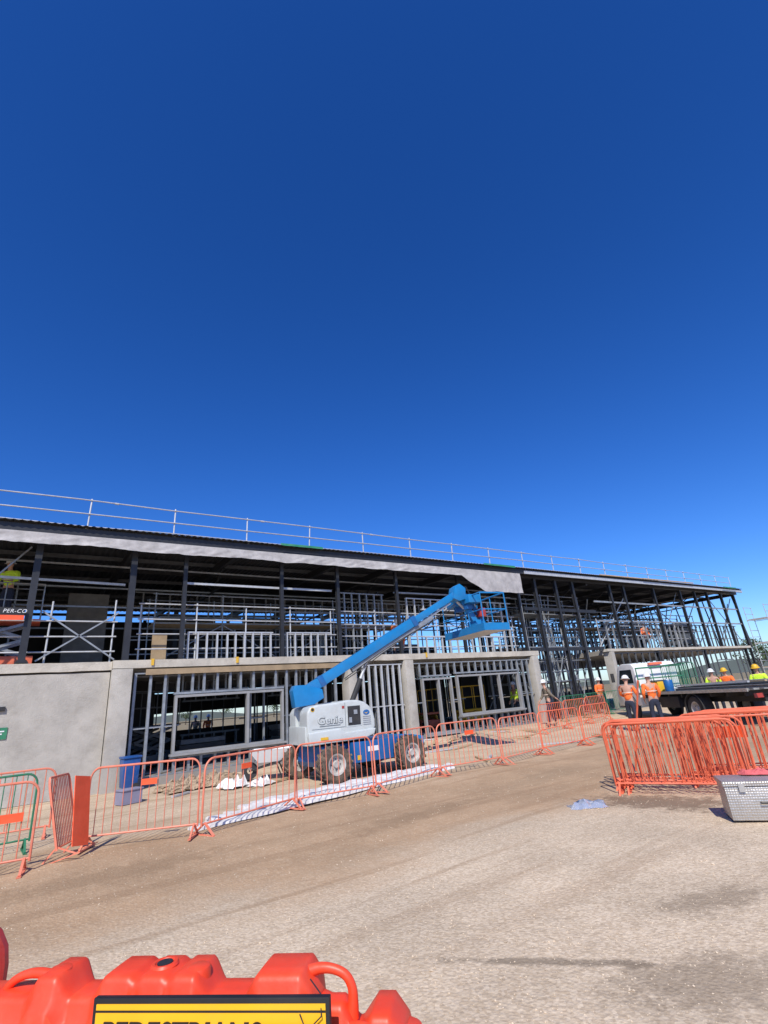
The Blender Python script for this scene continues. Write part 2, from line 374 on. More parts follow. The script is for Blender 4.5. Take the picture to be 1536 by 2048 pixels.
for a,b_,z0,z1 in ((-14,19.4,3.3,6.75),(20.5,25.5,3.3,5.2),(-14,4.2,.0,3.0),(4.6,13.4,.22,1.12),(4.6,13.4,2.0,3.0),(13.5,19.5,.22,3.0),(20.5,26,.22,3.0),(26.3,44,.22,1.2),(26.3,36,1.25,3.0)):
    part(MB().box((a,30.02,z0),(b_,30.12,z1)),'rear_wall','darkwall')  # dark walls added so the bays look shaded inside
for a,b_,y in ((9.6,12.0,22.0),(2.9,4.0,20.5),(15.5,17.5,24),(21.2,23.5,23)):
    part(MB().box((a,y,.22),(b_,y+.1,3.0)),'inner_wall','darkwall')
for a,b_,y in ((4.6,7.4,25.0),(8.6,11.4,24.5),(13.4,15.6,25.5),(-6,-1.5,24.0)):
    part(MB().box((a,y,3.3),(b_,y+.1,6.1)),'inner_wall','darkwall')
part(MB().box((.9,FY+3.2,3.3),(2.1,FY+3.3,5.9)),'plywood_wall','dullply','dull plywood sheet wall inside the upper left storey')
part(MB().box((2.9,FY-.10,2.90),(9.5,FY-.07,3.06)),'timber_strip','ply','timber formwork strip under the slab edge')
part(MB().box((3.15,FY+.75,3.29),(3.58,FY+.8,4.15)),'plywood_sheet','ply','plywood sheet standing on the upper floor')
part(MB().bar((4.0,FY+.45,5.78),(9.4,FY+.45,5.8),.05,.07),'girt','galv'); part(MB().bar((-1.0,FY+1.2,5.85),(2.3,FY+1.2,5.8),.05,.07),'girt','galv')
part(MB().bar((12.4,FY+.5,5.9),(19.6,FY+.5,5.98),.05,.06),'girt','stud')
for z,y in ((5.3,18.9),(6.1,19.6),(5.0,21.4),(6.4,17.8)): part(MB().bar((-5,y,z),(19.6,y,z+.08),.05,.05),'girt','stud')
for a,b_ in (((.2,FY+.4,3.4),(2.1,FY+.4,4.75)),((2.1,FY+.4,3.4),(.2,FY+.4,4.75)),((-2.7,FY+.5,3.4),(-.3,FY+.5,6.6)),((20,20.2,.4),(22.8,20.2,3.6)),((41,FY+.4,3.5),(45,FY+.4,7)),((45,FY+.4,3.5),(41,FY+.4,7)),((33,FY+.4,3.5),(36.5,FY+.4,7)),((29.5,22.5,3.5),(33,22.5,7)),((33,22.5,3.5),(36,22.5,7)),((21.2,FY+.3,.5),(22.9,FY+.3,3.6)),((22.8,20.2,3.6),(26,20.2,6.8))):
    part(MB().bar(a,b_,.04,.04),'cross_brace','stud')
rb=random.Random(31)
for i in range(56):
    x=rb.uniform(26.4,44.6); y=rb.uniform(FY+.6,29); dx=rb.choice((0,0,.3,-.3,1.8,-1.8,2.4)); dy=rb.choice((0,0,1.2,-1.2)) 
    y2=min(29.3,max(FY+.5,y+dy)); top=rb.choice((5.2,5.9,6.6,6.6))
    part(MB().bar((x,y,3.32),(x+dx,y2,top),.05,.05),'prop',rb.choice(('darkstud','stud','galv','stud')))
for i in range(18):
    x=rb.uniform(20.5,25.6); y=rb.uniform(FY+.5,20.5); dx=rb.choice((0,.2,-.2,1.5,-1.5)); part(MB().bar((x,y,.23),(x+dx,y,rb.choice((3.0,4.6,6.3))),.05,.05),'prop',rb.choice(('stud','stud','galv')))
for i in range(5):
    part(MB().bar((45.1,FY+.3+2.2*i,rz(45)-.4),(46.6,FY+.3+2.2*i,.3),.07,.09),'raking_strut','darkstud')
for y,z in ((20.2,5.2),(FY+.15,3.4),(FY+.15,5.4)):
    part(MB().bar((20.1,y,z),(26.1,y,z),.10,.16),'void_beam','steel')
for z in (4.9,6.0):
    part(MB().bar((26.2,FY+.15,z),(45,FY+.15,z+.1),.06,.09),'girt','stud'); part(MB().bar((26.2,22.4,z+.2),(45,22.4,z+.3),.08,.12),'girt','steel')
def window(xa,xb,za,zb,mull,lab):
    w=part(MB().box((xa,FY-.08,zb-.07),(xb,FY+.06,zb)).box((xa,FY-.08,za+.01),(xa+.07,FY+.06,zb-.071)).box((xb-.07,FY-.08,za+.01),(xb,FY+.06,zb-.071)).box((xa+.071,FY-.08,za+.01),(xb-.071,FY+.06,za+.07)),'window','frame',lab)
    for mx in mull:
        MB().box((mx-.04,FY-.085,za+.071),(mx+.04,FY+.055,zb-.071)).build('mullion','frame',w,BO)
    MB().box((xa-.06,FY-.2,za-.05),(xb+.06,FY+.02,za+.007)).build('sill','frame',w,BO)
window(3.75,7.15,.72,2.3,(5.95,),'grey window frame with no glass left of the lift')
window(14.85,18.6,.86,2.42,(16.2,17.35),'grey three light window frame right of the lift')
window(13.0,14.55,.3,2.36,(13.85,),'tall grey door sized frame beside the middle column')

def stud_wall(loc,rzz,L,H,sp,label,openings=(),m='stud',w=.05,d=.09,noggin=True):
    t=empty('stud_wall',loc,rzz,label,'stud wall','steel stud wall frames')
    MB().box((0,-d/2,0),(L,d/2,.03)).build('bottom_plate',m,t); MB().box((0,-d/2,H-.04),(L,d/2,H)).build('top_plate',m,t)
    for a,b_,za,zb in openings:
        if zb<H-.1: MB().box((a,-d/2-.004,zb),(b_,d/2+.004,zb+.06)).build('header',m,t)
        if za>.1: MB().box((a,-d/2-.004,za-.06),(b_,d/2+.004,za)).build('sill_plate',m,t)
    x=w/2; cnt=0
    while x<L and cnt<95:
        segs=[(.031,H-.041)]
        for a,b_,za,zb in openings:
            if a-.01<x<b_+.01:
                segs=[]
                if za>.15: segs.append((.031,za-.061))
                if zb<H-.15: segs.append((zb+.061,H-.041))
        for s0,s1 in segs:
            MB().box((x-w/2,-d/2+.003,s0),(x-w/2+.006,d/2-.003,s1)).box((x-w/2+.0065,-d/2+.003,s0),(x+w/2,-d/2+.009,s1)).box((x-w/2+.0065,d/2-.009,s0),(x+w/2,d/2-.003,s1)).build('stud',m,t); cnt+=1
        x+=sp*RN.uniform(.88,1.12)
    if noggin and H>1.5:
        zz=H*.45; a=0
        for o_ in sorted(openings):
            if o_[0]-a>.2: MB().box((a,-.02,zz),(o_[0],.02,zz+.035)).build('noggin',m,t)
            a=o_[1]
        if L-a>.2: MB().box((a,-.02,zz),(L,.02,zz+.035)).build('noggin',m,t)
    return t
stud_wall((2.62,FY+.02,.22),0,6.85,2.75,.38,'steel stud wall around the left window opening at ground level',((1.1,4.56,.45,2.1),),'stud',.07)
stud_wall((9.98,FY+.02,.22),0,2.12,2.75,.28,'narrow steel stud wall just left of the middle concrete column',(),'galv',.07)
stud_wall((12.6,FY+.02,.22),0,7.0,2.75,.38,'steel stud wall around the right hand ground floor window',((.35,2.0,.05,2.2),(2.2,6.05,.6,2.26)),'stud',.07)
stud_wall((2.8,17.6,.22),0,9,2.75,.45,'inner stud wall close behind the left window',((1.4,3.6,.1,2.2),(4.2,5.2,.1,2.2)),'stud')
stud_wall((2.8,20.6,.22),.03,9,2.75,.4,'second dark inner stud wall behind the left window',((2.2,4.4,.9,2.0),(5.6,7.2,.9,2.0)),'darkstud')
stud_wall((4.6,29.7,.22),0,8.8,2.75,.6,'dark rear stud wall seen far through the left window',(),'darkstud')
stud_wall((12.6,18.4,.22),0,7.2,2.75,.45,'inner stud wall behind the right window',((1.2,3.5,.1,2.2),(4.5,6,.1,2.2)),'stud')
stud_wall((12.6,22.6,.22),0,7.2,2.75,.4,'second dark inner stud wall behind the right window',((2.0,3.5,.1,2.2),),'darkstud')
stud_wall((4.1,FY+.35,3.3),0,2.85,.9,.30,'low steel stud frame on the upper floor, left one',(),'galv',.05)
stud_wall((7.45,FY+.35,3.3),0,1.75,.9,.30,'low steel stud frame on the upper floor, right of the left one',(),'galv',.05)
stud_wall((9.9,FY+1.0,3.3),0,2.3,2.6,.35,'steel stud frame on the upper floor left of the lift boom',(),'stud')
stud_wall((13.0,FY+.5,3.3),0,6.5,2.4,.45,'steel stud frame on the upper floor behind the lift basket',((.8,5.6,.8,1.9),),'galv',.045)
stud_wall((3,21.6,3.3),0,9,3.2,.5,'tall stud wall deep inside the upper left floor',((1.2,4.5,1.0,2.2),),'stud')
stud_wall((-5.5,20.0,3.3),0,5.0,3.2,.5,'tall stud wall inside the upper left storey',(),'stud')
stud_wall((12.4,21.6,3.3),0,7.2,3.2,.5,'tall stud wall deep inside the upper middle floor',((1.2,5.5,.9,2.2),),'stud')
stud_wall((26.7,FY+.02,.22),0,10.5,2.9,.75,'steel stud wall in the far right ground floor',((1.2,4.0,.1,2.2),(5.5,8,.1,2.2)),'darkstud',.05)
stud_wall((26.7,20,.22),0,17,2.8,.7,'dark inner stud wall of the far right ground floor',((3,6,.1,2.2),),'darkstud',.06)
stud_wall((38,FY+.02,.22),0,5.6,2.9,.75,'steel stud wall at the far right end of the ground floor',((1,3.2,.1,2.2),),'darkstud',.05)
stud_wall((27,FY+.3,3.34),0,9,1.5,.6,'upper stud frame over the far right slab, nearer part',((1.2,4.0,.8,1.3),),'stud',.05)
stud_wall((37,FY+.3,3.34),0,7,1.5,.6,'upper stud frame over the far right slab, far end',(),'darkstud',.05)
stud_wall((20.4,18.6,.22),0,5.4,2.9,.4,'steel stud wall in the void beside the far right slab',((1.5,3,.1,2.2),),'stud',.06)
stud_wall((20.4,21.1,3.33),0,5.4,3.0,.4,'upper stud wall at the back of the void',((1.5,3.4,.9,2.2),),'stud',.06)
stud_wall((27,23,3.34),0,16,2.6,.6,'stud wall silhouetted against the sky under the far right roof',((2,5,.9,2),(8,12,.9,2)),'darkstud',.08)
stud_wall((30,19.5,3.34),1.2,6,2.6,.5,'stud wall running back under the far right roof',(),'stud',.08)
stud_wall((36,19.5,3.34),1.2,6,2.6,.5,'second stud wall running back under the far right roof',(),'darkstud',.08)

G=empty('roof_guardrail',(-6.3,FY-.1,7),0,'galvanised guardrail running along the whole roof edge','guardrail'); GO=(-6.3,FY-.1,7)
xx=.96-2.42*3
while xx<46:
    z=rz(xx); MB().tube((xx,FY-.1,z-.02),(xx+.02+RN.uniform(-.03,.03),FY-.12,z+1.0),.024).box((xx-.06,FY-.2,z+.01),(xx+.06,FY+.1,z+.05)).build('post','galv',G,GO)
    xx+=2.42
for dz in (.93,.5,.12):
    m=MB(); pts=[]
    for i in range(22):
        x=-6.5+i*2.42; pts.append((x,FY-.15,rz(x)+dz+RN.uniform(-.02,.02)))
    m.path(pts,.02,6); m.build('rail','galv',G,GO)
for i in range(9):
    x=1.6+i*4.7; MB().tube((x,FY-.15,rz(x)+.93),(x+.12,FY-.15,rz(x)+.93),.035).build('clamp','galv',G,GO)
def cloth(name,xa,xb,top,bot,y,m,label,cat,nz=12,step=.05,seed=1,amp=1):
    c=MB(); n=int((xb-xa)/step); N3=mnoise.noise
    for i in range(n+1):
        x=xa+i*step; zt=top(x); zb=bot(x)+amp*(.06*N3(V((x*.45,seed,0)))+.035*N3(V((x*1.6,seed,5)))+.012*N3(V((x*5,seed,9))))
        for j in range(nz+1):
            t=j/nz; dy=.045*N3(V((x*1.1,t*1.0,seed)))+.026*N3(V((x*3.2+t*2.5,t*1.6,seed+4)))+.010*N3(V((x*9-t*3,t*4,seed+8)))
            c.v.append((x,y-.04-(dy+.04)*(.25+t*.85),zt+(zb-zt)*t))
    k=nz+1
    for i in range(n):
        for j in range(nz): a=i*k+j; c.f.append((a,a+k,a+k+1,a+1))
    o=c.build(name,m,None,(xa,y,top(xa)),smooth=True); tag(o,label,cat); return o
def cb(x):
    b=rz(x)-.60
    if x>15.6: b-=min(.66,(x-15.6)*.5)
    return b
cloth('insulation_wrap',-7,19.6,lambda x:rz(x)-.27,cb,FY-.335,'cloth','crumpled grey wrap hanging in a long strip under the roof edge','wrap')
for xa,xb,l in ((6.9,8.6,'green strip of netting lying on the roof edge above the posts'),(17.0,19.2,'green strip of netting on the roof edge near the lift basket'),(42,44.4,'green strip of netting at the far end of the roof')):
    cloth('netting_strip',xa,xb,lambda x:rz(x)+.06,lambda x:rz(x)-.03,FY-.46,'green',l,'netting',3,.12,int(xa),.5)
for i,(xa,xb) in enumerate(((26.5,33),(31,37.5))):
    tag(MB().bar((xa,FY-.40-.08*i,rz(xa)+.07),(xb,FY-.40-.08*i,rz(xb)+.09),.06,.06).build('timber_plank','timber',None,(xa,FY-.4,rz(xa))),('nearer','farther')[i]+' pale timber plank lying on the far right roof edge','plank','planks on the roof edge')
def guard(x0,L,y,z,levels,sp,label,m='galv',r=.022,H=1.75):
    t=empty('edge_guardrail',(x0,y,z),0,label,'guardrail','guardrails on the upper floor')
    k=int(L/sp)
    for i in range(k+1): MB().tube((i*sp,0,0),(i*sp+RN.uniform(-.03,.03),0,H+.1*(i%2)),r*1.15).build('post',m,t)
    for h in levels: MB().tube((-.1,-.04,h),(L+.1,-.04,h+RN.uniform(-.03,.03)),r).build('rail',m,t)
    return t
guard(2.75,6.7,FY+.55,3.3,(1.78,1.3,.85,.4),1.65,'tube guardrail on the upper floor above the left window')
guard(9.8,9.8,FY+.6,3.3,(1.75,1.25,.8,.35),1.62,'tube guardrail on the upper floor behind the lift boom')
guard(-6,8,FY+.5,3.3,(1.2,.75,.35),1.6,'tube guardrail above the precast wall panel')
guard(26.5,18,FY+.5,3.34,(1.1,.6),2.2,'guardrail on the far right slab','galv')
guard(2.9,16.5,20.0,3.3,(1.9,1.1,.6),1.9,'guardrail deep inside the upper floor','galv')
def scaffold(loc,rzz,nx,ny,bx,by,lev,lh,label,m='galv',deck=True,r=.024):
    t=empty('scaffold',loc,rzz,label,'scaffold','tube scaffolds')
    H=lev*lh+1
    for i in range(nx+1):
        for j in range(ny+1): MB().tube((i*bx,j*by,0),(i*bx,j*by,H),r,6).build('upright',m,t)
    for l in range(1,lev+1):
        z=l*lh
        for j in range(ny+1):
            for dz in (0,.5,1.0): MB().tube((-.1,j*by,z+dz-.05),(nx*bx+.1,j*by,z+dz-.05),r*.9,6).build('ledger',m,t)
        for i in range(nx+1): MB().tube((i*bx,-.05,z-.1),(i*bx,ny*by+.05,z-.1),r*.9,6).build('transom',m,t)
        if deck: MB().box((0,.06,z-.04),(nx*bx,ny*by-.06,z)).build('deck','timber' if RN.random()<.2 else m,t)
    for i in range(nx):
        if i%2==0: MB().tube((i*bx,-.04,.1),((i+1)*bx,-.04,lh*min(lev,2)-.1 if lev>1 else lh-.1),r*.9,6).build('brace',m,t)
        else: MB().tube(((i+1)*bx,-.04,.1),(i*bx,-.04,lh*lev-.1),r*.9,6).build('brace',m,t)
    return t
scaffold((27.5,18.6,3.31),0,6,1,2.4,1.2,1,1.6,'long scaffold on the far right upper floor against the sky','stud',r=.03)
scaffold((30,26,3.31),0,5,1,2.4,1.2,1,1.7,'second scaffold at the back of the far right upper floor','darkstud',r=.035)
scaffold((33,21,3.31),0,4,1,2.2,1.2,1,1.5,'third scaffold midway back on the far right upper floor','galv',r=.03)
scaffold((46.9,15.4,0),0,1,1,1.4,1.4,3,1.8,'tall pale scaffold tower beyond the far end of the building','galv')
scaffold((3.4,18.4,3.29),0,5,1,2.3,1.1,1,1.5,'scaffold standing inside the upper floor above the left window','stud')
scaffold((-4.2,18.2,3.27),0,1,1,2.2,1.1,1,1.5,'scaffold inside the upper left corner of the building','stud')
scaffold((20.6,17.1,.22),0,3,1,1.6,1.0,3,1.7,'scaffold in the void between the two slabs','stud',r=.028)
scaffold((21.0,19.2,.22),.1,2,1,1.9,1.0,3,1.8,'second scaffold at the back of the void','stud')

# ------------------------------------------------------------------ sign + banner on left
t=empty('banner',(-1.3,FY-.05,4.5),0,'dark hire banner with white lettering tied on the upper left guardrail','banner')
MB().box((-.9,0,.05),(1.1,.02,.25)).build('sheet','signblack',t); MB().box((-.9,-.004,-.08),(1.1,.018,.045)).build('red_stripe','board',t)
text('PER-CO',.14,'white','lettering',t,(.88,-.004,.15),shear=.2,space=1.1)
t=empty('green_sign',(-.94,FY+.01,1.52),0,'small green safety sign fixed to the precast wall','sign')
MB().box((0,-.012,0),(.80,0,.27)).build('board','green',t)
MB().box((.38,-.016,.17),(.74,-.013,.20)).box((.38,-.016,.11),(.70,-.013,.14)).box((.38,-.016,.05),(.64,-.013,.08)).build('lettering_lines','white',t)
MB().add([(.08,-.016,.07),(.24,-.016,.135),(.08,-.016,.20)],[(0,1,2)]).build('arrow','white',t)
tag(MB().box((-.42,FY-.04,2.17),(-.26,FY+.01,2.28)).build('socket_box','black',None,(-.3,FY,2.2),.008),'small black box on the precast wall above the green sign','box')

# ------------------------------------------------------------------ crowd barriers
def barrier_proto(m,label):
    t=empty('crowd_barrier',(0,0,0),0,label,'crowd barrier')
    Wd,H,cr=1.95,1.02,.16; pts=[(0,0,.12),(0,0,H-cr)]
    arc=[(cr-cr*math.cos(q*math.pi/10),0,H-cr+cr*math.sin(q*math.pi/10)) for q in range(1,6)]
    pts+=arc; pts+=[(Wd-x,0,z) for x,_,z in reversed(arc)]; pts+=[(Wd,0,H-cr),(Wd,0,.12)]
    MB().path(pts,.016,7).path([(0,0,.15),(Wd,0,.15)],.0135,6).build('frame',m,t,smooth=True)
    for k in range(1,13):
        x=Wd*k/13; MB().tube((x,0,.15),(x+.006*math.sin(k*2.3),0,H-.005),.008,5).build('bar',m,t,smooth=True)
    for x in (.06,Wd-.06):
        MB().box((x-.025,-.27,0),(x+.025,.27,.012)).bar((x,-.22,.012),(x,0,.16),.03,.02).bar((x,.22,.012),(x,0,.16),.03,.02).build('foot',m,t)
    return t
protoO=barrier_proto('orange','x'); protoB=barrier_proto('orange2','x'); protoG=barrier_proto('green','x'); protoR=barrier_proto('redp','x')
used={}
def barrier(proto,p,q,label,group='crowd barriers',z=0,lean=0):
    p=V((p[0],p[1],0)); q=V((q[0],q[1],0)); d=q-p; rzz=math.atan2(d.y,d.x)
    zz=z if z else gh((p.x+q.x)/2,(p.y+q.y)/2)+.01
    if proto.name in used: t=copy_tree(proto,(p.x,p.y,zz),(lean,0,rzz),label,group)
    else:
        used[proto.name]=1; t=proto; t.location=(p.x,p.y,zz); t.rotation_euler=(lean,0,rzz); t['label']=label; t['group']=group
    t.scale=(d.length/1.97,1,1)
    return t
ordn=['first','second','third','fourth','fifth','sixth','seventh','eighth','ninth','tenth','eleventh','twelfth','thirteenth']
row=[(1.0,9.3),(2.42,8.55),(4.28,9.28),(5.85,9.1),(7.82,9.5),(9.65,9.35),(11.6,9.75),(13.5,9.8),(15.3,10.0)]
for i in range(len(row)-1):
    a,b_=V(row[i]),V(row[i+1]); d=(b_-a).normalized()*.02
    barrier(protoO if i<6 else protoB,a+d,b_-d,'%s orange crowd barrier from the left in the row before the lift'%ordn[i],lean=RN.uniform(-.05,.05))
barrier(protoO,(-1.5,9.0),(.40,8.72),'leftmost orange crowd barrier, cut by the photo edge')
barrier(protoO,(-1.3,11.3),(.72,11.15),'orange crowd barrier standing close to the precast wall')
barrier(protoO,(.70,8.85),(.98,9.35),'narrow looking tilted orange crowd barrier carrying an orange board',lean=-.25)
barrier(protoG,(-1.35,10.0),(.42,10.1),'green crowd barrier behind the leftmost orange one')
barrier(protoR,(-1.85,3.0),(.10,2.55),'dark red crowd barrier right behind the plastic barrier')
row3=[(16.3,13.6),(18.2,13.9),(20.1,14.2),(22,14.5)]
for i in range(3): barrier(protoB,row3[i],row3[i+1],'%s orange crowd barrier of the far line under the void'%ordn[i])
row4=[(19.9,15.3),(21.8,15.4),(23.7,15.5),(25.6,15.6)]
for i in range(3): barrier(protoG,row4[i],row4[i+1],'%s green crowd barrier close to the building void'%ordn[i])
for i in range(8):
    a=V((7.85+.12*i,5.30+RN.uniform(-.18,.12)+.05*i)); an=math.radians(-72+RN.uniform(-9,9)); b_=a+V((math.cos(an),math.sin(an)))*RN.uniform(1.5,1.95)
    barrier(protoB,a,b_,'%s orange crowd barrier of the nearer leaning stack'%ordn[i],'stacked crowd barriers',lean=RN.uniform(.08,.34))
for i in range(7):
    a=V((8.95+.16*i,4.75+RN.uniform(-.15,.15))); an=math.radians(-64+RN.uniform(-9,9)); b_=a+V((math.cos(an),math.sin(an)))*1.95
    barrier(protoB,a,b_,'%s orange crowd barrier of the farther leaning stack'%ordn[i],'stacked crowd barriers',lean=RN.uniform(.1,.36))
def board(c,rot,w,h,label,m='board'):
    o=MB().box((-w/2,-.006,-h/2),(w/2,.006,h/2)).build('barrier_board',m); o.location=c; o.rotation_euler=rot; tag(o,label,'board'); return o
board((.92,8.98,.56),(-.22,.16,math.atan2(.40,.40)),.30,.86,'solid orange board filling the narrow tilted barrier at left')
board((.12,8.74,.62),(0,0,-.15),.26,.10,'small orange plate on the leftmost barrier')
board((1.75,8.88,.80),(0,0,-.48),.22,.08,'small orange plate on the first barrier of the row')
board((3.2,8.81,.83),(0,0,.37),.20,.08,'small orange plate on the second barrier of the row')
board((8.7,9.39,.80),(0,0,-.08),.26,.09,'small orange plate on a barrier right of the lift')
board((9.6,4.2,.70),(.3,0,-1.15),.45,.18,'orange plate in the farther barrier stack')
o=MB().tube((9.9,6.2,.0),(9.7,5.6,1.6),.018).build('orange_pole','orange2',None,(9.9,6.2,0)); tag(o,'thin orange pole leaning over the stacked barriers','pole')

# ------------------------------------------------------------------ boom lift
LO=(7.1,12.05,0); T=empty('boom_lift',LO,0,'blue boom lift with pale grey engine cowl and raised telescopic boom','boom lift')
def lp(mb,name,m,bevel=0,smooth=False,par=None,label=None,seg=2):
    o=mb.build(name,m,par or T,LO,bevel,smooth,seg)
    if label: o['label']=label
    return o
def wheel(cx,cy,cz,r,w,par,org,lug=True,tm='tyre',rm='rim',n=28,s=-1):
    prof=[(r*.55,-w/2*.85),(r*.8,-w/2),(r*.94,-w/2*.9),(r*.97,-w/2*.6),(r*.97,w/2*.6),(r*.94,w/2*.9),(r*.8,w/2),(r*.55,w/2*.85),(r*.55,-w/2*.85)]
    m=MB().lathe((cx,cy,cz),prof,'y',n)
    if lug:
        for k in range(18):
            for sgn in (-1,1):
                a=2*math.pi*(k+(.5 if sgn>0 else 0))/18; c=V((cx+math.cos(a)*r*.975,cy+sgn*w*.26,cz+math.sin(a)*r*.975))
                m.bar(c+V((-math.sin(a)*.03,-w*.22*1,math.cos(a)*.03)),c+V((math.sin(a)*.03,w*.22,-math.cos(a)*.03)),.045,.045,(math.cos(a),0,math.sin(a)))
    ty=m.build('wheel',tm,par,org,smooth=True)
    MB().lathe((cx,cy,cz),[(.001,s*w*.30),(r*.16,s*w*.32),(r*.2,s*w*.2),(r*.42,s*w*.18),(r*.48,s*w*.40),(r*.56,s*w*.44),(r*.57,s*w*.36),(r*.5,-s*w*.3),(.001,-s*w*.3)],'y',n).build('rim',rm,ty,org,smooth=True)
    nm=MB()
    for k in range(8):
        a=2*math.pi*k/8; nm.tube((cx+math.cos(a)*r*.28,cy+s*w*.24,cz+math.sin(a)*r*.28),(cx+math.cos(a)*r*.28,cy+s*w*.17,cz+math.sin(a)*r*.28),r*.03,6)
    nm.build('wheel_nuts','black',ty,org)
    return ty
for x in (6.08,8.22):
    for y in (11.12,12.98): wheel(x,y,.39,.40,.33,T,LO)
lp(MB().prism([(5.9,.42),(5.95,.76),(8.6,.78),(8.8,.62),(8.75,.36),(8.45,.30),(6.0,.30)],11.42,12.68),'chassis','liftblue2',.02)
lp(MB().prism([(6.62,.34),(6.62,.78),(7.74,.78),(7.74,.34)],11.12,11.40),'chassis_side_box','liftblue2',.015)
lp(MB().prism([(8.40,.45),(8.40,.80),(8.85,.72),(8.85,.45)],11.3,12.8),'axle_housing','liftblue',.02)
for x in (6.08,8.22): lp(MB().tube((x,11.25,.39),(x,12.85,.39),.09,10),'axle','black')
MB().box((7.0,11.11,.55),(7.3,11.117,.66)).build('decal','white',T,LO)
MB().box((6.7,11.11,.40),(6.8,11.117,.5)).build('decal','sand',T,LO)
lower_parts=set(o.name for o in T.children)
def rx(x): return 7.44-(7.44-x)*.735
lp(MB().lathe((7.0,12.05,.79),[(.001,0),(.5,0),(.5,.06),(.44,.06),(.44,.12),(.001,.12)],'z',28),'turntable_ring','black')
lp(MB().box((5.85,11.45,.86),(7.4,12.65,.99)),'turntable_deck','liftblue2',.012)
prof=[(5.16,.83),(5.10,1.0),(5.10,1.52),(5.20,1.64),(5.45,1.68),(6.1,1.70),(6.5,1.735),(6.85,1.72),(7.1,1.66),(7.28,1.55),(7.40,1.40),(7.44,1.24),(7.44,1.08),(7.3,.93),(6.9,.86)]
prof=[(rx(a),b_) for a,b_ in prof]
cow=lp(MB().prism(prof,11.22,11.9),'engine_cowl','liftgrey',.06,seg=4)
lp(MB().prism(prof,12.26,12.88),'far_cowl','liftgrey',.05,seg=3)
lp(MB().box((rx(5.2),11.85,.99),(rx(5.7),12.3,1.6)),'rear_cowl','liftgrey',.03)
lower=[(rx(a),b_) for a,b_ in [(5.14,.80),(5.12,1.08),(6.2,1.12),(6.35,1.02),(7.42,1.05),(7.36,.92),(7.0,.84)]]
lp(MB().prism(lower,11.165,11.6),'cowl_skirt','liftgrey',.03,seg=3)
lp(MB().prism([(rx(5.05),.80),(rx(5.05),1.22),(rx(5.25),1.22),(rx(5.25),.80)],11.3,12.82),'counterweight','liftgrey',.03)
def Y1(x0,x1,z0,z1,ya,yb,nm,mt): return MB().box((rx(x0),ya,z0),(rx(x1),yb,z1)).build(nm,mt,cow,LO)
Y1(6.43,6.95,1.13,1.62,11.213,11.219,'opening_edge','liftgrey'); Y1(6.47,6.91,1.16,1.59,11.206,11.2125,'cutout_shade','black')  # flat black plate paints the dark inside the open cutout
MB().box((6.75,11.19,1.22),(6.82,11.205,1.34)).box((6.88,11.19,1.40),(6.97,11.205,1.5)).build('control_box','stud',cow,LO)
text('Genie',.235,'liftgrey','cowl_lettering',cow,(rx(5.86)-LO[0],11.2145-LO[1],1.32),extrude=.008,xs=1.1,offset=.004)
text('Genie',.235,'outline','lettering_outline',cow,(rx(5.868)-LO[0],11.2175-LO[1],1.312),extrude=.003,xs=1.1,offset=.012)
def disc(cx,cz,ra,rb,y,nm,mt):
    m=MB()
    for k in range(24): a=2*math.pi*k/24; m.v.append((rx(cx)+ra*math.cos(a),y,cz+rb*math.sin(a)))
    m.f.append(tuple(range(24))); m.build(nm,mt,cow,LO)
disc(7.13,1.42,.085,.06,11.214,'logo_disc','liftblue2'); MB().add([(rx(7.05),11.211,1.42),(rx(7.13),11.211,1.39),(rx(7.2),11.211,1.43),(rx(7.13),11.211,1.41)],[(0,1,2,3)]).build('logo_swoosh','sand',cow,LO)
disc(5.28,1.58,.05,.05,11.2135,'warning_disc','sand'); disc(5.28,1.58,.035,.035,11.2105,'warning_symbol','black')
for a in ((6.38,6.39,1.13,1.68),(5.25,6.36,1.14,1.147)): Y1(*a,11.2125,11.2165,'panel_line','outline')
for q in range(5): Y1(7.0,7.28,1.14+.045*q,1.155+.045*q,11.2125,11.2165,'vent_slot','stud')
Y1(6.28,6.36,1.55,1.61,11.212,11.2165,'decal','redp'); Y1(5.5,5.75,.90,.96,11.150,11.162,'decal','sand'); Y1(5.5,6.2,1.19,1.205,11.2125,11.2165,'small_print','outline')
def pl(poly,y0,y1,name,m,bev=.015): return lp(MB().prism(poly,y0,y1),name,m,bev)
pl([(5.62,1.66),(5.56,2.06),(5.62,2.18),(5.92,2.17),(6.32,2.05),(6.36,1.84),(6.1,1.70)],11.86,12.24,'boom_bracket','liftblue')
A=V((5.98,12.05,2.02)); E=V((10.85,12.05,4.56)); dr=(E-A).normalized(); nr=V((-dr.z,0,dr.x))
def along(a,b_,w,h,off,name,m,bev=.012): return lp(MB().bar(A+dr*a+nr*off,A+dr*b_+nr*off,w,h),name,m,bev)
Lb=(E-A).length
along(-.12,3.7,.24,.25,.03,'outer_boom','liftblue'); along(3.66,Lb,.17,.19,.03,'inner_boom','liftblue')
along(1.3,4.3,.13,.11,-.165,'hose_tray','stud',.005); along(1.9,5.1,.07,.05,-.115,'boom_rail','galv',.004)
along(3.56,3.72,.27,.29,.03,'boom_collar','liftblue2'); along(.35,.5,.265,.275,.03,'boom_collar','liftblue2')
for off in (-.21,-.25):
    pts=[A+dr*(1.0+k*.6)+nr*(off-.03*math.sin(k*1.1+off*20))+V((0,-.06,0)) for k in range(8)]; lp(MB().path(pts,.013,6),'hose','black',0,True)
C0=V((7.0,12.05,1.35)); C1=A+dr*1.9+nr*-.12
lp(MB().tube(C0,C0.lerp(C1,.62),.07,12),'lift_cylinder','black',0,True); lp(MB().tube(C0.lerp(C1,.6),C1,.042,12),'piston_rod','galv',0,True)
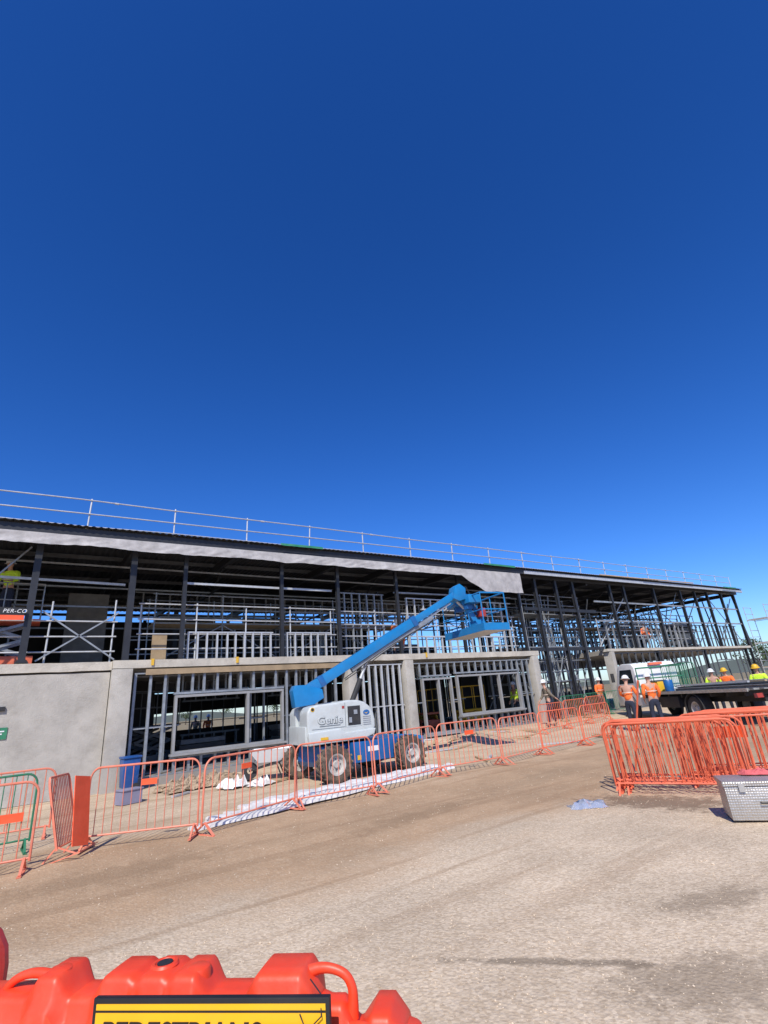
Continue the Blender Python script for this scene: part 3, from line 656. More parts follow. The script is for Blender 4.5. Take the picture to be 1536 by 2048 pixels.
pl([(10.60,4.40),(10.7,4.76),(10.88,4.86),(11.08,4.72),(11.04,4.38),(10.8,4.32)],11.87,12.23,'knuckle','liftblue')
J0=V((10.92,12.1,4.58)); J1=V((11.5,12.1,3.56))
lp(MB().bar(J0,J1,.14,.18),'jib','liftblue',.01)
lp(MB().bar(J0+V((.26,-.02,-.02)),J1+V((.22,0,.1)),.07,.10),'jib_link','liftblue2',.008)
lp(MB().tube(J0+V((-.12,0,-.2)),J1+V((-.15,.05,.35)),.04,10),'jib_cylinder','galv',0,True)
lp(MB().path([J0+V((-.1,-.1,.15)),J0+V((.22,-.15,.2)),J0+V((.42,-.2,-.3)),J1+V((.2,-.1,.5))],.018,6),'jib_hose','black',0,True)
pl([(11.3,3.38),(11.3,3.74),(11.65,3.76),(11.7,3.38)],11.9,12.35,'platform_rotator','liftblue')
bx0,bx1,by0,by1,bz=11.16,12.04,11.3,13.5,3.34
lp(MB().box((bx0,by0,bz),(bx1,by1,bz+.05)),'platform_floor','galv',.006)
lp(MB().box((bx0-.02,by0-.02,bz),(bx0+.01,by1+.02,bz+.21)).box((bx1-.01,by0-.02,bz),(bx1+.02,by1+.02,bz+.21)).box((bx0+.011,by0-.02,bz),(bx1-.011,by0+.01,bz+.21)).box((bx0+.011,by1-.01,bz),(bx1-.011,by1+.02,bz+.21)),'kick_plate','liftblue')
def loop(z,r): return MB().path([(bx0,by0,z),(bx1,by0,z),(bx1,by1,z),(bx0,by1,z)],r,8,True)
lp(loop(bz+1.12,.025),'top_rail','liftblue',0,True); lp(loop(bz+.62,.018),'mid_rail','liftblue',0,True)
for x in (bx0,bx1):
    for y in (by0,by0+.73,by0+1.47,by1): lp(MB().tube((x,y,bz+.05),(x,y,bz+1.12),.018),'platform_post','liftblue',0,True)
lp(MB().box((bx0-.14,11.7,bz+.90),(bx0+.32,13.0,bz+1.16)),'control_console','liftblue',.03)
lp(MB().box((bx0-.10,11.9,bz+.74),(bx0+.1,12.6,bz+.895)),'console_base','liftblue2',.01)
lp(MB().box((bx0+.35,11.9,bz+.5),(bx0+.58,12.15,bz+.78)),'fire_box','redp',.03,label='red box hanging in the platform')
Rm=Matrix.Translation(V((7.0,12.05,0))-V(LO))@Matrix.Rotation(math.radians(-10),4,'Z')@Matrix.Translation(V(LO)-V((7.0,12.05,0)))
for ch in list(T.children):
    if ch.name not in lower_parts: ch.matrix_basis=Rm@ch.matrix_basis

# ------------------------------------------------------------------ people
def skin_mesh(name,verts,edges,rad,roots,m,sub=1):
    me=bpy.data.meshes.new(name); me.from_pydata(verts,edges,[]); ob=bpy.data.objects.new(name,me); C.objects.link(ob)
    md=ob.modifiers.new('s','SKIN'); md.use_smooth_shade=True; md.branch_smoothing=.5
    sv=me.skin_vertices[0].data
    for i,r in enumerate(rad): sv[i].radius=r if isinstance(r,tuple) else (r,r); sv[i].use_root=i in roots
    s2=ob.modifiers.new('u','SUBSURF'); s2.levels=sub; s2.render_levels=sub
    out=bpy.data.meshes.new_from_object(ob.evaluated_get(bpy.context.evaluated_depsgraph_get())); bpy.data.objects.remove(ob)
    out.materials.clear(); out.materials.append(M[m])
    for p in out.polygons: p.use_smooth=True
    out.name=name; return out
PC={}
def pose_meshes(pose):
    if pose in PC: return PC[pose]
    lean={'stand':.06,'carry':.16,'bend':.75,'walk':.10}[pose]
    def up(p):
        x,y,z=p; z0=.95
        if z<=z0: return p
        dx=x; dz=z-z0; return (dx*math.cos(lean)+dz*math.sin(lean),y,z0+dz*math.cos(lean)-dx*math.sin(lean))
    arms={'stand':((.0,.27,1.13),(.16,.22,.93)),'carry':((.06,.27,1.15),(.30,.2,1.12)),'bend':((.16,.26,1.17),(.42,.2,1.2)),'walk':((.08,.27,1.14),(.25,.26,.98))}[pose]
    st={'stand':.05,'carry':.10,'bend':.1,'walk':.24}[pose]
    v=[];e=[];r=[]
    def a(p,rr,par=None):
        v.append(p); r.append(rr)
        if par is not None: e.append((par,len(v)-1))
        return len(v)-1
    pel=a((0,0,.95),(.14,.105)); wa=a(up((0,0,1.12)),(.125,.095),pel); ch=a(up((0,0,1.33)),(.15,.11),wa); nk=a(up((0,0,1.47)),.055,ch)
    hb=a(up((.015,0,1.555)),(.068,.075),nk); hd=a(up((.015,0,1.635)),(.078,.092),hb); a(up((.0,0,1.71)),(.055,.065),hd); a(up((.105,0,1.61)),.014,hd)
    for s in (-1,1): a(up((.0,s*.088,1.62)),.016,hd)
    joints={}
    for s in (-1,1):
        sh=a(up((0,s*.19,1.40)),.058,ch); k=-1 if pose=='walk' and s>0 else 1
        el_=up((arms[0][0]*k,s*arms[0][1],arms[0][2])); wr=up((arms[1][0]*k,s*arms[1][1],arms[1][2]))
        if pose=='bend': el_=(el_[0]+.02,el_[1],el_[2]-.18); wr=(wr[0]+.05,wr[1],wr[2]-.42)
        ie=a(el_,.042,sh); iw=a(wr,.028,ie); d=(V(wr)-V(el_)).normalized(); side=V((1,0,0)) if abs(d.x)<.7 else V((0,1,0))
        side=(side-d*side.dot(d)).normalized(); nrm=d.cross(side)
        pm=a(tuple(V(wr)+d*.055),(.034,.02),iw)
        for q,lf in enumerate((.062,.075,.078,.066)):
            off=side*(-.027+.018*q); b0=a(tuple(V(wr)+d*.10+off),.0095,pm); b1=a(tuple(V(wr)+d*(.10+lf*.55)+off+nrm*.008),.009,b0); a(tuple(V(wr)+d*(.10+lf)+off+nrm*.026),.008,b1)
        t0=a(tuple(V(wr)+d*.04+side*.04),.011,pm); a(tuple(V(wr)+d*.085+side*.06+nrm*.012),.009,t0)
        hp=a((0,s*.10,.90),.085,pel); kn=a((st*s*.45+.03,s*.115,.50),.062,hp); an=a((st*s*.8-.03,s*.12,.09),.042,kn); a((st*s*.8+.13,s*.135,.045),.034,an)
        joints[s]=(up((0,s*.19,1.40)),el_,wr,(st*s*.45+.03,s*.115,.50),(st*s*.8-.03,s*.12,.09),(st*s*.8+.13,s*.135,.045))
    body=skin_mesh('body_'+pose,v,e,r,{0},'skin')
    v=[];e=[];r=[]
    p0=a((0,0,.90),(.165,.125)); w0=a(up((0,0,1.10)),(.155,.12),p0); c0=a(up((0,0,1.32)),(.175,.135),w0); a(up((0,0,1.445)),.075,c0)
    for s in (-1,1):
        s0=a(joints[s][0],.078,c0); e0=a(joints[s][1],.060,s0); a(tuple(V(joints[s][1]).lerp(V(joints[s][2]),.8)),.042,e0)
    shirt=skin_mesh('shirt_'+pose,v,e,r,{0},'hiorange')
    v=[];e=[];r=[]
    p0=a((0,0,.98),(.15,.12)); p1=a((0,0,.91),(.15,.125),p0)
    for s in (-1,1):
        h0=a((0,s*.105,.84),.10,p1); k0=a(joints[s][3],.078,h0); a((joints[s][4][0],joints[s][4][1],.12),.060,k0)
    tro=skin_mesh('trousers_'+pose,v,e,r,{0},'navy')
    v=[];e=[];r=[]; roots=set()
    for s in (-1,1):
        i0=a((joints[s][4][0],joints[s][4][1],.15),.056); roots.add(i0); i1=a((joints[s][4][0],joints[s][4][1],.06),.055,i0); a((joints[s][5][0],joints[s][5][1],.05),.046,i1)
    boot=skin_mesh('boots_'+pose,v,e,r,roots,'khaki')
    hc=V(up((.005,0,1.665))); hm=MB(); pr=[(.001,.115),(.05,.108),(.09,.08),(.112,.03),(.118,-.005),(.15,-.015),(.15,-.022),(.114,-.018)]
    hm.lathe((0,0,0),pr,'z',18); hme=hm.build('tmp','white',smooth=True); rot=Matrix.Rotation(lean,4,'Y'); hme.data.transform(Matrix.Translation(hc)@rot); he=hme.data; bpy.data.objects.remove(hme)
    bd=MB(); zc=1.17
    for k in range(20):
        t=2*math.pi*k/20
        for dz in (0,.03):
            bd.v.append(up((math.cos(t)*.155,math.sin(t)*.192,zc+dz)))
    for k in range(20): a0=k*2; b0=((k+1)%20)*2; bd.f.append((a0,b0,b0+1,a0+1))
    bo=bd.build('tmp','silver',smooth=True); be=bo.data; bpy.data.objects.remove(bo)
    PC[pose]=(body,shirt,tro,boot,he,be); return PC[pose]
def mcopy(me,m):
    key=me.name+m
    if key in PC: return PC[key]
    c=me.copy(); c.materials.clear(); c.materials.append(M[m]); PC[key]=c; return c
def person(loc,rzz,pose,shirt,trous,helm,label):
    t=empty('person',loc,rzz,label,'person')
    b,s,tr,bo,he,be=pose_meshes(pose)
    for nm,me,mm in (('body',b,'skin'),('shirt',s,shirt),('trousers',tr,trous),('boots',bo,'khaki'),('helmet',he,helm),('reflective_band',be,'silver')):
        ob=bpy.data.objects.new(nm,mcopy(me,mm)); C.objects.link(ob); ob.parent=t
    t.scale=(1.03,1.03,1.03); return t
person((17.9,9.95,0),.9,'stand','hiorange','navy','white','person in orange shirt and dark trousers standing before the truck cab')
person((17.5,10.6,0),.2,'carry','hiorange','navy','white','person in orange shirt just left of the truck cab')
person((18.2,14.6,.15),2.6,'walk','khaki','navy','white','person in a dull shirt beyond the barriers left of the truck')
person((19.6,17.6,.22),2.9,'stand','hilime','navy','white','person in lime shirt low behind the far barriers')
person((24.3,10.7,0),3.6,'stand','hilime','navy','white','person in lime shirt behind the truck tray, left of the orange one')
person((24.9,10.4,0),3.3,'carry','hiorange','navy','sand','person in orange shirt behind the truck tray beside the lime one')
person((22.6,8.35,0),3.4,'carry','hilime','navy','sand','person in lime shirt at the right edge beyond the truck')
person((33.0,FY+1.4,3.3),4.4,'stand','hiorange','navy','white','person in orange shirt on the far right upper slab')
person((24.0,16.0,.1),4.4,'walk','hiorange','navy','white','person in orange shirt walking by the far right column')
person((-.72,18.4,4.75),4.2,'carry','hilime','navy','white','person in lime shirt high up in the upper left storey')
person((13.1,FY+1.5,3.29),4.2,'bend','hiorange','navy','white','person in orange shirt on the upper floor behind the lift jib')
person((9.1,34,0),4.0,'stand','khaki','navy','white','left one of two people seen far off through the left window')
person((9.9,34.2,0),4.6,'walk','hiorange','navy','white','right one of two people seen far off through the left window')

# ------------------------------------------------------------------ scissor lifts
def scissor(loc,rzz,H,label,m1,m2):
    t=empty('scissor_lift',loc,rzz,label,'scissor lift','scissor lifts inside the building')
    MB().box((-.9,-.38,.12),(.9,.38,.42)).build('base',m1,t,None,.02)
    for x in (-.65,.65):
        for y in (-.4,.4):
            MB().lathe((x,y,.17),[(.001,-.06),(.17,-.06),(.17,.06),(.001,.06)],'y',16).build('wheel','black',t)
    n=2; z0=.44
    for k in range(n):
        za=z0+(H-z0-.1)*k/n; zb=z0+(H-z0-.1)*(k+1)/n
        for y in (-.3,.3):
            MB().bar((-.7,y,za),(.7,y,zb),.05,.08).build('scissor_arm',m2,t); MB().bar((-.7,y+.055,zb),(.7,y+.055,za),.05,.08).build('scissor_arm',m2,t)
    MB().box((-.95,-.4,H-.08),(.95,.4,H)).build('platform',m1,t,None,.01)
    for z in (H+.55,H+1.05): MB().path([(-.93,-.38,z),(.93,-.38,z),(.93,.38,z),(-.93,.38,z)],.018,6,True).build('rail',m2,t,smooth=True)
    for x in (-.93,0,.93):
        for y in (-.38,.38): MB().tube((x,y,H),(x,y,H+1.05),.018).build('post',m2,t)
    return t
scissor((-.75,18.4,3.27),0,1.47,'orange scissor lift raised in the upper left storey','orange2','stud')
scissor((18.2,19.4,.22),.2,.75,'yellow scissor lift behind the right hand window','sand','sand')
scissor((3.6,19.2,.22),.5,1.3,'dark scissor lift behind the left window','darkstud','darkstud')
scissor((16.8,21.0,.22),1.2,.75,'orange scissor lift deep behind the right window','orange2','sand')

# ------------------------------------------------------------------ truck
hd=math.radians(58); TO=(21.2,9.2); TR=empty('flatbed_truck',(TO[0],TO[1],0),hd,'white cab flatbed truck parked beyond the stacked barriers','truck')
def tp(mb,name,m,bev=0,par=None,sm=False): return mb.build(name,m,par or TR,None,bev,sm)
for x in (0,4.75):
    for s in (1,-1): wheel(x,s*.95,.46,.46,.34 if x==0 else .26,TR,None,False,'black','rim',28,s)
for y in (.42,-.42): tp(MB().box((-2.7,y-.05,.66),(5.6,y+.05,.84)),'chassis_rail','black')
tp(MB().box((-2.95,-1.12,1.03),(3.72,1.12,1.09)),'tray','stud',.008)
tp(MB().box((-2.95,1.13,1.0),(3.72,1.17,1.10)),'tray_side_rail','alu'); tp(MB().box((-2.95,-1.17,1.0),(3.72,-1.13,1.10)),'tray_side_rail','alu')
for k in range(8): tp(MB().box((-2.7+.85*k,-1.05,.86),(-2.62+.85*k,1.05,1.025)),'cross_member','black')
tp(MB().path([(3.6,-1.05,1.09),(3.6,-1.05,2.1),(3.6,1.05,2.1),(3.6,1.05,1.09)],.035,8).path([(3.6,-1.05,1.65),(3.6,1.05,1.65)],.025,8).path([(3.6,-.35,1.09),(3.6,-.35,2.1)],.02).path([(3.6,.35,1.09),(3.6,.35,2.1)],.02),'headboard','green')
cab=tp(MB().prism([(3.9,.55),(3.9,2.16),(4.1,2.32),(5.0,2.36),(5.3,2.30),(5.45,2.2),(5.80,1.5),(5.92,1.38),(5.97,1.1),(5.97,.55)],-.98,.98),'cab','white',.06,None,False)
for s in (1,-1):
    y=.982*s
    MB().prism([(4.15,1.50),(4.15,2.08),(5.2,2.10),(5.5,1.50)],y,y+.006*s).build('side_window','glass',cab)
    MB().prism([(4.1,.62),(4.1,1.46),(5.65,1.46),(5.65,1.0),(5.25,.62)],y,y+.008*s).build('door','white',cab)
    MB().box((4.2,min(y,y+.03*s),1.28),(4.4,max(y,y+.03*s),1.32)).build('door_handle','black',cab)
    MB().lathe((4.75,.96*s-.02,.46),[(.48,-.05),(.56,-.05),(.56,.05),(.48,.05),(.48,-.05)],'y',20).build('wheel_arch','black',cab)
    MB().box((5.75,1.08*s-.05,1.6),(5.8,1.08*s+.1,2.0)).build('mirror','black',cab)
    MB().box((5.965,.62*s-.18,.8),(5.99,.62*s+.18,.98)).build('headlight','glass',cab)
MB().add([(5.50,-.82,2.14),(5.50,.82,2.14),(5.80,.84,1.55),(5.80,-.84,1.55)],[(0,1,2,3)]).build('windscreen','glass',cab)
MB().box((5.98,-.95,.45),(6.06,.95,.68)).build('bumper','stud',cab)
tp(MB().box((3.74,-.3,2.20),(3.88,.3,2.30)),'beacon_bar','orange2')
tp(MB().box((1.0,.75,.5),(2.3,1.05,.9)),'side_toolbox','black',.01)
tp(MB().lathe((0,.95,.46),[(.52,-.2),(.55,-.2),(.55,.2),(.52,.2),(.52,-.2)],'y',28),'mudguard','black')
tp(MB().box((-2.98,.7,.8),(-2.955,1.0,.93)),'tail_light','redp')
def onTruck(x,y,z): 
    c,s=math.cos(hd),math.sin(hd); return (TO[0]+x*c-y*s,TO[1]+x*s+y*c,z)
ld_n=['nearest','second','third','fourth','fifth','sixth','farthest']
for i in range(7):
    h_=(.10,.14,.10,.16,.12,.14,.1)[i]; e0=-3.9+.45*(i%3)
    o=MB().box((e0,-.03,0),(1.2+.3*(i%2),.0,h_)).box((e0,.001,0),(1.2+.3*(i%2),.10,.015)).box((e0,.001,h_-.015),(1.2+.3*(i%2),.10,h_)).build('steel_beam',('stud','darkstud','steel')[i%3])
    o.location=onTruck(0,.95-.3*i,1.095); o.rotation_euler=(0,0,hd+RN.uniform(-.02,.02)); tag(o,'%s steel beam lying lengthwise on the truck tray'%ld_n[i],'beam','steel beams on the truck tray')
for i in range(5):
    o=MB().box((-2.6-.3*i,-.03,0),(1.1-.2*i,.05,.05)).build('steel_beam','galv' if i%2==0 else 'timber'); o.location=onTruck(0,.85-.38*i,1.256); o.rotation_euler=(0,0,hd+RN.uniform(-.05,.05)); tag(o,'%s thin pale length on top of the truck load'%ld_n[i],'beam','thin pale lengths on the truck load')
t=empty('yellow_box',onTruck(2.7,.7,1.095),hd,'yellow box with a dark lid on the truck tray behind the cab','box')
MB().box((-.32,-.22,0),(.32,.22,.40)).build('body','sand',t,None,.04); MB().box((-.33,-.23,.405),(.33,.23,.45)).build('lid','black',t,None,.01)
t=empty('blue_drum',onTruck(1.9,.75,1.095),hd,'small blue drum on the truck tray beside the yellow box','drum')
MB().lathe((0,0,0),[(.001,0),(.16,0),(.17,.02),(.17,.4),(.15,.43),(.001,.43)],'z',20).build('body','liftblue2',t,smooth=True); MB().lathe((.06,0,.431),[(.001,.0),(.03,.0),(.03,.03),(.001,.03)],'z',12).build('cap','white',t)
for i in range(2):
    p0=onTruck(1.5+.05*i,.1-.4*i,0); p1=onTruck(3.3+.05*i,.1-.4*i,0)
    barrier(protoG,p0[:2],p1[:2],'%s green crowd barrier loaded on the truck tray'%ordn[i],'green barriers on the truck',z=1.10)

# ------------------------------------------------------------------ foreground plastic barrier
fb=math.radians(-44.5); FO=(.068,2.327,0); FB=empty('plastic_barrier',FO,fb,'orange red plastic road barrier with moulded handles in the foreground','barrier')
def ln(a,b_,x): return max(0,min(1,(x-a)/(b_-a)))
def bump(u,a,b_,e=.022): return min(ln(a-e,a+e,u),1-ln(b_-e,b_+e,u))
bumps=((-.5,-.12),(.170,.270),(.385,.705),(.85,1.015))
def zt(u):
    k=0
    for a,b_ in bumps: k=max(k,bump(u,a,b_))
    k=k*k*(3-2*k)*.5+k*.5
    z=.878+.052*k
    z-=.014*bump(u,.495,.515,.012)+.012*bump(u,.598,.615,.010)
    if u>1.03: z=min(z,.852-.055*ln(1.10,1.135,u)); z=z+.045*bump(u,1.165,1.255,.022)
    if u>1.27: z-=.12*ln(1.27,1.31,u)
    return z
def hw(u):
    w=.054
    for a,b_ in bumps: w=max(w,.054+.012*bump(u,a,b_))
    if 1.03<u: w=.054-.020*bump(u,1.045,1.13,.015)+.014*bump(u,1.165,1.255,.02)
    return w
m=MB(); us=[-.62+i*.006 for i in range(int(1.94/.006))]; K=0
for u in us:
    z=zt(u); w=hw(u)
    half=[(.24,0.0),(.24,.10),(.17,.22),(.12,.34),(.112,.52),(.10,.64),(.098,.72),(w+.034,min(.785,z-.088)),(w+.028,z-.070),(w+.010,z-.050),(w+.006,z-.016),(w+.001,z-.006),(w-.008,z),(w*.3,z+.001)]
    ring=[(-a,b_) for a,b_ in half]+[(a,b_) for a,b_ in reversed(half)]
    K=len(ring); rib=.010*math.sin(u*16)
    for y,zz in ring: m.v.append((u,y+(rib*(1 if y<0 else -1) if .15<zz<.70 else 0),zz))
for i in range(len(us)-1):
    for j in range(K): a=i*K+j; b_=i*K+(j+1)%K; m.f.append((a,a+K,b_+K,b_))
m.f.append(tuple(range(K))); m.f.append(tuple((len(us)-1)*K+j for j in reversed(range(K))))
m.build('body','plastic',FB,smooth=True)
def fh(pts,r,name='handle'):
    P=[V(p) for p in pts]; out=[];R=[]
    for i in range(len(P)-1):
        a=P[max(0,i-1)];b_=P[i];c=P[i+1];d=P[min(len(P)-1,i+2)]
        for q in range(5):
            t=q/5; out.append(.5*((2*b_)+(c-a)*t+(2*a-5*b_+4*c-d)*t*t+(3*b_-a-3*c+d)*t**3)); R.append(r[i]+(r[i+1]-r[i])*t)
    out.append(P[-1]);R.append(r[-1])
    return MB().path(out,R,14).build(name,'plastic',FB,smooth=True)
fh([(.99,0,.908),(1.03,0,.917),(1.07,0,.915),(1.105,0,.901),(1.122,0,.875),(1.124,0,.845),(1.12,0,.81)],[.017,.0135,.012,.012,.0125,.014,.018])
fh([(.19,0,.905),(.14,0,.914),(.09,0,.910),(.05,0,.893),(.03,0,.868),(.028,0,.84)],[.017,.0135,.012,.012,.0125,.016])
fh([(1.13,-.050,.815),(1.165,-.066,.822),(1.20,-.072,.812),(1.225,-.066,.78),(1.22,-.06,.745)],[.010,.010,.010,.011,.014])
MB().lathe((.555,0,.930),[(.001,.002),(.024,.002),(.028,.007),(.036,.007),(.040,.0),(.001,-.01)],'z',24).build('filler_cap','plastic',FB,smooth=True)
MB().lathe((.555,0,.9345),[(.001,0),(.022,0),(.022,.002),(.001,.002)],'z',24).build('filler_hole_shade','black',FB)  # black disc on the cap, painted as the dark of a hole
for u in (.67,.22):
    MB().lathe((u,-.014,.84),[(.036,0),(.036,.082),(.033,.090),(.025,.094),(.001,.095)],'z',24).build('lug','plastic',FB,smooth=True)
MB().lathe((1.262,0,.60),[(.052,0),(.052,.17),(.047,.19),(.035,.197),(.001,.198)],'z',28).build('joint_pin_housing','plastic',FB,smooth=True)
SG=empty('pedestrian_sign',FO,fb,'yellow sign with black border hung on the front of the plastic barrier','sign')
sx0,sx1,sz1,sz0,sy=.432,1.098,.912,.34,-.137
MB().box((sx0,sy,sz0),(sx1,sy+.018,sz1)).build('backing','signblack',SG,None,.003)
MB().box((sx0+.012,sy-.003,sz0+.015),(sx1-.010,sy-.0005,sz1-.012)).build('face','yellow',SG)
MB().box((sx0+.012,sy-.0045,sz1-.0285),(sx1-.010,sy-.0032,sz1-.0245)).build('border_line','signblack',SG)
text('PEDESTRIANS',.085,'signblack','lettering',SG,(.470,sy-.0045,sz1-.084),xs=.83,align='LEFT',offset=.0035,space=1.06)
PP=empty('paper_notice',FO,fb,'white paper notice stuck on the right side of the yellow sign','notice')
m=MB()
for i in range(9):
    for j in range(7): m.v.append((.895+.185*i/8,sy-.010-.0015*abs(math.sin(i*1.1+j*.6)),.862-.2*j/6))
for i in range(8):
    for j in range(6): a=i*7+j; m.f.append((a,a+7,a+8,a+1))
m.build('sheet','paper',PP,smooth=True)
MB().bar((.955,sy-.0145,.846),(.972,sy-.0145,.855),.002,.003).build('pen_mark','signblack',PP)
MB().path([(1.03,-.08,.925),(1.07,-.12,.912),(1.08,-.15,.88),(1.04,-.15,.85),(1.02,-.14,.88)],.0018,5).build('wire_tie','black',SG)

# ------------------------------------------------------------------ loose things
t=empty('toolbox',(7.32,3.04,0),math.radians(-56),'silver chequer plate toolbox before the stacked barriers','toolbox')
MB().box((-.42,-.22,.02),(.42,.22,.36)).build('box','checker',t,None,.008); MB().box((-.435,-.235,.365),(.435,.235,.42)).build('lid','checker',t,None,.01)
for x in (-.25,.25): MB().box((x-.03,-.25,.31),(x+.03,-.236,.40)).build('latch','alu',t)
for x in (-.36,.36): MB().box((x-.05,-.2,0),(x+.05,.2,.02)).build('skid','black',t)
MB().path([(-.1,-.225,.2),(-.1,-.26,.2),(.1,-.26,.2),(.1,-.225,.2)],.008,6).build('handle','black',t)
def crumple(name,c,rx_,ry,h,m,label,cat,seed,n=16):
    rr=random.Random(seed); mb=MB()
    for i in range(n+1):
        for j in range(n+1):
            u=i/n*2-1; v_=j/n*2-1; d=math.hypot(u,v_); k=max(0,1-d**3*.6)
            z=abs(rr.gauss(.45,.3))*h*k+.01; mb.v.append((u*rx_*(1+rr.uniform(-.12,.12)),v_*ry*(1+rr.uniform(-.12,.12)),z if 0<i<n and 0<j<n else .008+h*.1*rr.random()))
    for i in range(n):
        for j in range(n): a=i*(n+1)+j; mb.f.append((a,a+n+1,a+n+2,a+1))
    o=mb.build(name,m,smooth=cat!='rubble'); o.location=c; o.rotation_euler=(0,0,rr.uniform(0,3)); tag(o,label,cat); return o
crumple('red_cloth',(7.52,3.12,.422),.2,.12,.07,'pink','red cloth bundle lying on the silver toolbox','cloth',3,12)
crumple('plastic_sheet',(6.78,5.1,0),.26,.17,.12,'clear','crumpled clear plastic sheet on the dirt before the stacked barriers','plastic sheet',5,9)
crumple('white_bag',(4.5,13.2,.02),.34,.3,.36,'wrap','crumpled white bag on the ground under the left window','bag',8,8)
crumple('white_bag',(5.0,12.8,.02),.3,.25,.22,'wrap','smaller white bag between the window and the barrow','bag',9,8)
crumple('red_rag',(6.75,10.35,.0),.18,.12,.08,'orange2','small orange rag on the ground by the lift wheel','rag',11,8)
stn=['nearest','second nearest','middle','second farthest','farthest']
for i in range(5):
    L_=6.4-.5*i+RN.uniform(-.3,.3); m=MB(); n_=26
    for k in range(n_+1):
        x=L_*k/n_; wv=.03*math.sin(k*.9+i*2); h_=.05+.018*math.sin(k*1.7+i)+.02*(i%2)
        for y,z in ((-.14,0),(-.13,h_*.7),(-.05,h_),(.05,h_*1.05),(.13,h_*.7),(.14,0)): m.v.append((x,y+wv,z))
    for k in range(n_):
        for j in range(5): a=k*6+j; m.f.append((a,a+6,a+7,a+1))
    m.f.append(tuple(range(6))); m.f.append(tuple(n_*6+j for j in reversed(range(6))))
    o=m.build('wrapped_strip','wrap',smooth=True); o.location=(2.45+.35*i,9.1+.27*i,.01+.01*i); o.rotation_euler=(0,0,math.radians(10.5-i*1.2)); tag(o,'%s long white plastic wrapped strip lying behind the barrier row'%stn[i],'strip','long white strips on the ground')
t=empty('wheelbarrow',(5.6,13.6,.05),2.6,'dark wheelbarrow with a white tray left of the lift','wheelbarrow')
m=MB()
for z,a,b_ in ((.38,.30,.22),(.68,.52,.36)):
    m.v+=[(-a,-b_,z),(a,-b_,z),(a,b_,z),(-a,b_,z)]
m.f=[(0,1,2,3),(0,1,5,4),(1,2,6,5),(2,3,7,6),(3,0,4,7)]; m.build('tray','white',t)
MB().lathe((.55,0,.2),[(.08,-.04),(.2,-.04),(.2,.04),(.08,.04),(.08,-.04)],'y',18).build('wheel','black',t)
for s in (-1,1):
    MB().path([(.55,s*.08,.2),(-.2,s*.25,.36),(-.95,s*.3,.62)],.02,8).build('handle','black',t); MB().path([(-.15,s*.22,.36),(-.3,s*.24,.0)],.018,6).build('leg','black',t)
t=empty('blue_bin',(2.62,15.85,0),.1,'blue wheeled bin beside the left concrete column','bin')
m=MB()
for z,a in ((.1,.17),(.78,.21)): m.v+=[(-a,-a,z),(a,-a,z),(a,a,z),(-a,a,z)]
m.f=[(0,3,2,1),(4,5,6,7),(0,1,5,4),(1,2,6,5),(2,3,7,6),(3,0,4,7)]; m.build('body','blueplastic',t,None,.02); MB().box((-.23,-.24,.785),(.23,.23,.84)).build('lid','blueplastic',t,None,.02)
for s in (-1,1): MB().lathe((.12,s*.18,.1),[(.001,-.03),(.1,-.03),(.1,.03),(.001,.03)],'y',14).build('wheel','black',t)
t=empty('plastic_crate',(2.28,13.6,0),.3,'grey purple plastic crate at the foot of the left column','crate')
MB().box((-.22,-.16,0),(.22,.16,.03)).box((-.22,-.16,.031),(.22,-.14,.26)).box((-.22,.14,.031),(.22,.16,.26)).box((-.22,-.139,.031),(-.2,.139,.26)).box((.2,-.139,.031),(.22,.139,.26)).build('body','greysack',t); MB().box((-.24,-.18,.261),(.24,.18,.29)).build('lid','greysack',t,None,.008)
for i,(x,y,rx_,ry,h_,l) in enumerate(((4.2,14.6,1.1,.6,.30,'low heap of broken rubble below the left window'),(8.9,14.9,1.2,.5,.25,'low heap of rubble behind the lift'),(13.5,15.2,1.6,.5,.22,'low heap of soil below the right window frames'))):
    o=crumple('rubble_heap',(x,y,.0),rx_,ry,h_,'rubble',l,'rubble',20+i,24); o.rotation_euler=(0,0,.1)
for i in range(34):
    x=RN.uniform(3,17); y=RN.uniform(12.6,15.9) if i<28 else RN.uniform(9.9,11); a=RN.uniform(0,3.1); L_=RN.uniform(.4,1.8)
    o=MB().box((-L_/2,-.04,0),(L_/2,.04,.035)).build('offcut','timber' if i%3 else 'galv',None); o.location=(x,y,gh(x,y)+.01); o.rotation_euler=(0,RN.uniform(-.03,.03),a); tag(o,'loose timber or metal offcut on the ground between barriers and building','offcut','offcuts lying before the building')
for i,(x,l) in enumerate(((3.05,'left yellow strap hanging over the slab edge'),(5.55,'middle yellow strap hanging over the slab edge'),(13.3,'right yellow strap hanging over the slab edge'))):
    tag(MB().box((x-.04,FY-.155,3.16),(x+.04,FY-.145,3.345)).box((x-.04,FY-.145,3.335),(x+.04,FY+.3,3.345)).build('yellow_strap','sand',None,(x,FY,3.2)),l,'strap')
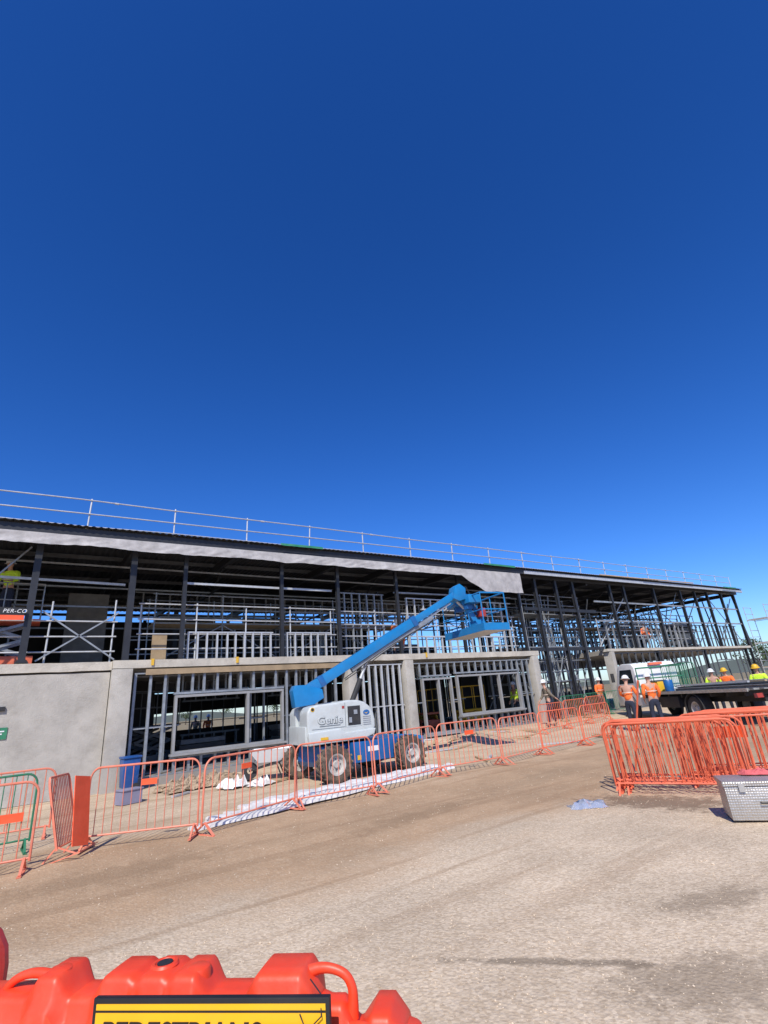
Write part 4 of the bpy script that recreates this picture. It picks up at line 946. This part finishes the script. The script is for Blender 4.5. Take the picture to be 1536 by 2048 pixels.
for i,(x,y,z,a,b_,c,l) in enumerate(((38,18,3.3,2.2,1.2,1.9,'dark crate like unit on the far right upper floor'),(5.5,20.5,3.28,1.8,.9,.9,'dark stack of boards inside the upper floor'),(15.2,21,3.28,2.4,.9,1.0,'dark pile of materials on the upper middle floor'),(-3.2,21,3.28,1.4,1.0,1.5,'dark pile of materials in the upper left storey'),(5.2,19.0,.22,1.6,.7,.8,'dark pile of materials on the ground floor behind the left window'),(8.4,18.6,.22,1.4,.7,1.0,'dark pile of materials on the ground floor behind the lift'))):
    t=empty('material_stack',(x,y,z),.1,l,'stack')
    k=5
    for q in range(k): MB().box((-a/2+RN.uniform(0,.1),-b_/2,q*c/k),(a/2-RN.uniform(0,.1),b_/2,(q+.8)*c/k)).build('layer',('steel','darkstud','darkstud')[q%3],t)

def tree(x,y,H,label,seed):
    rr=random.Random(seed); t=empty('tree',(x,y,0),0,label,'tree','far trees beyond the building')
    m=MB().path([(0,0,0),(.1,0,H*.25),(0,.1,H*.5)],[.2,.15,.08],7)
    for k in range(5): a=rr.uniform(0,6); m.path([(0,0,H*(.25+.05*k)),(math.cos(a)*H*.2,math.sin(a)*H*.2,H*(.5+.05*k))],[.08,.03],5)
    m.build('trunk','bark',t); c=MB()
    cl=[(rr.gauss(0,H*.2),rr.gauss(0,H*.2),H*rr.uniform(.4,.9),H*rr.uniform(.1,.2)) for _ in range(12)]
    for k in range(900):
        cx,cy,cz,r_=rr.choice(cl); d=V((rr.gauss(0,1),rr.gauss(0,1),rr.gauss(0,.8))).normalized()*r_*rr.uniform(.5,1.05); p=V((cx,cy,cz))+d
        s=rr.uniform(.12,.26); a=V((rr.gauss(0,1),rr.gauss(0,1),rr.gauss(0,1))).normalized(); b_=a.cross(V((rr.gauss(0,1),rr.gauss(0,1),rr.gauss(0,1)))).normalized()
        c.add([p-a*s,p-b_*s*.5,p+a*s,p+b_*s*.5],[(0,1,2,3)])
    c.build('crown','leaf',t)
for i,(x,y,H) in enumerate(((100,36,7),(108,34,6),(116,39,8),(96,31,5),(60,190,8),(75,180,7),(50,200,6))):
    tree(x,y,H,['tallest tree cluster member beyond the right edge','rounded small tree beyond the right edge','far right tree behind the others','low bushy tree nearest the right building end','distant tree seen through the left window','second distant tree seen through the window','third distant tree seen through the window'][i],40+i)
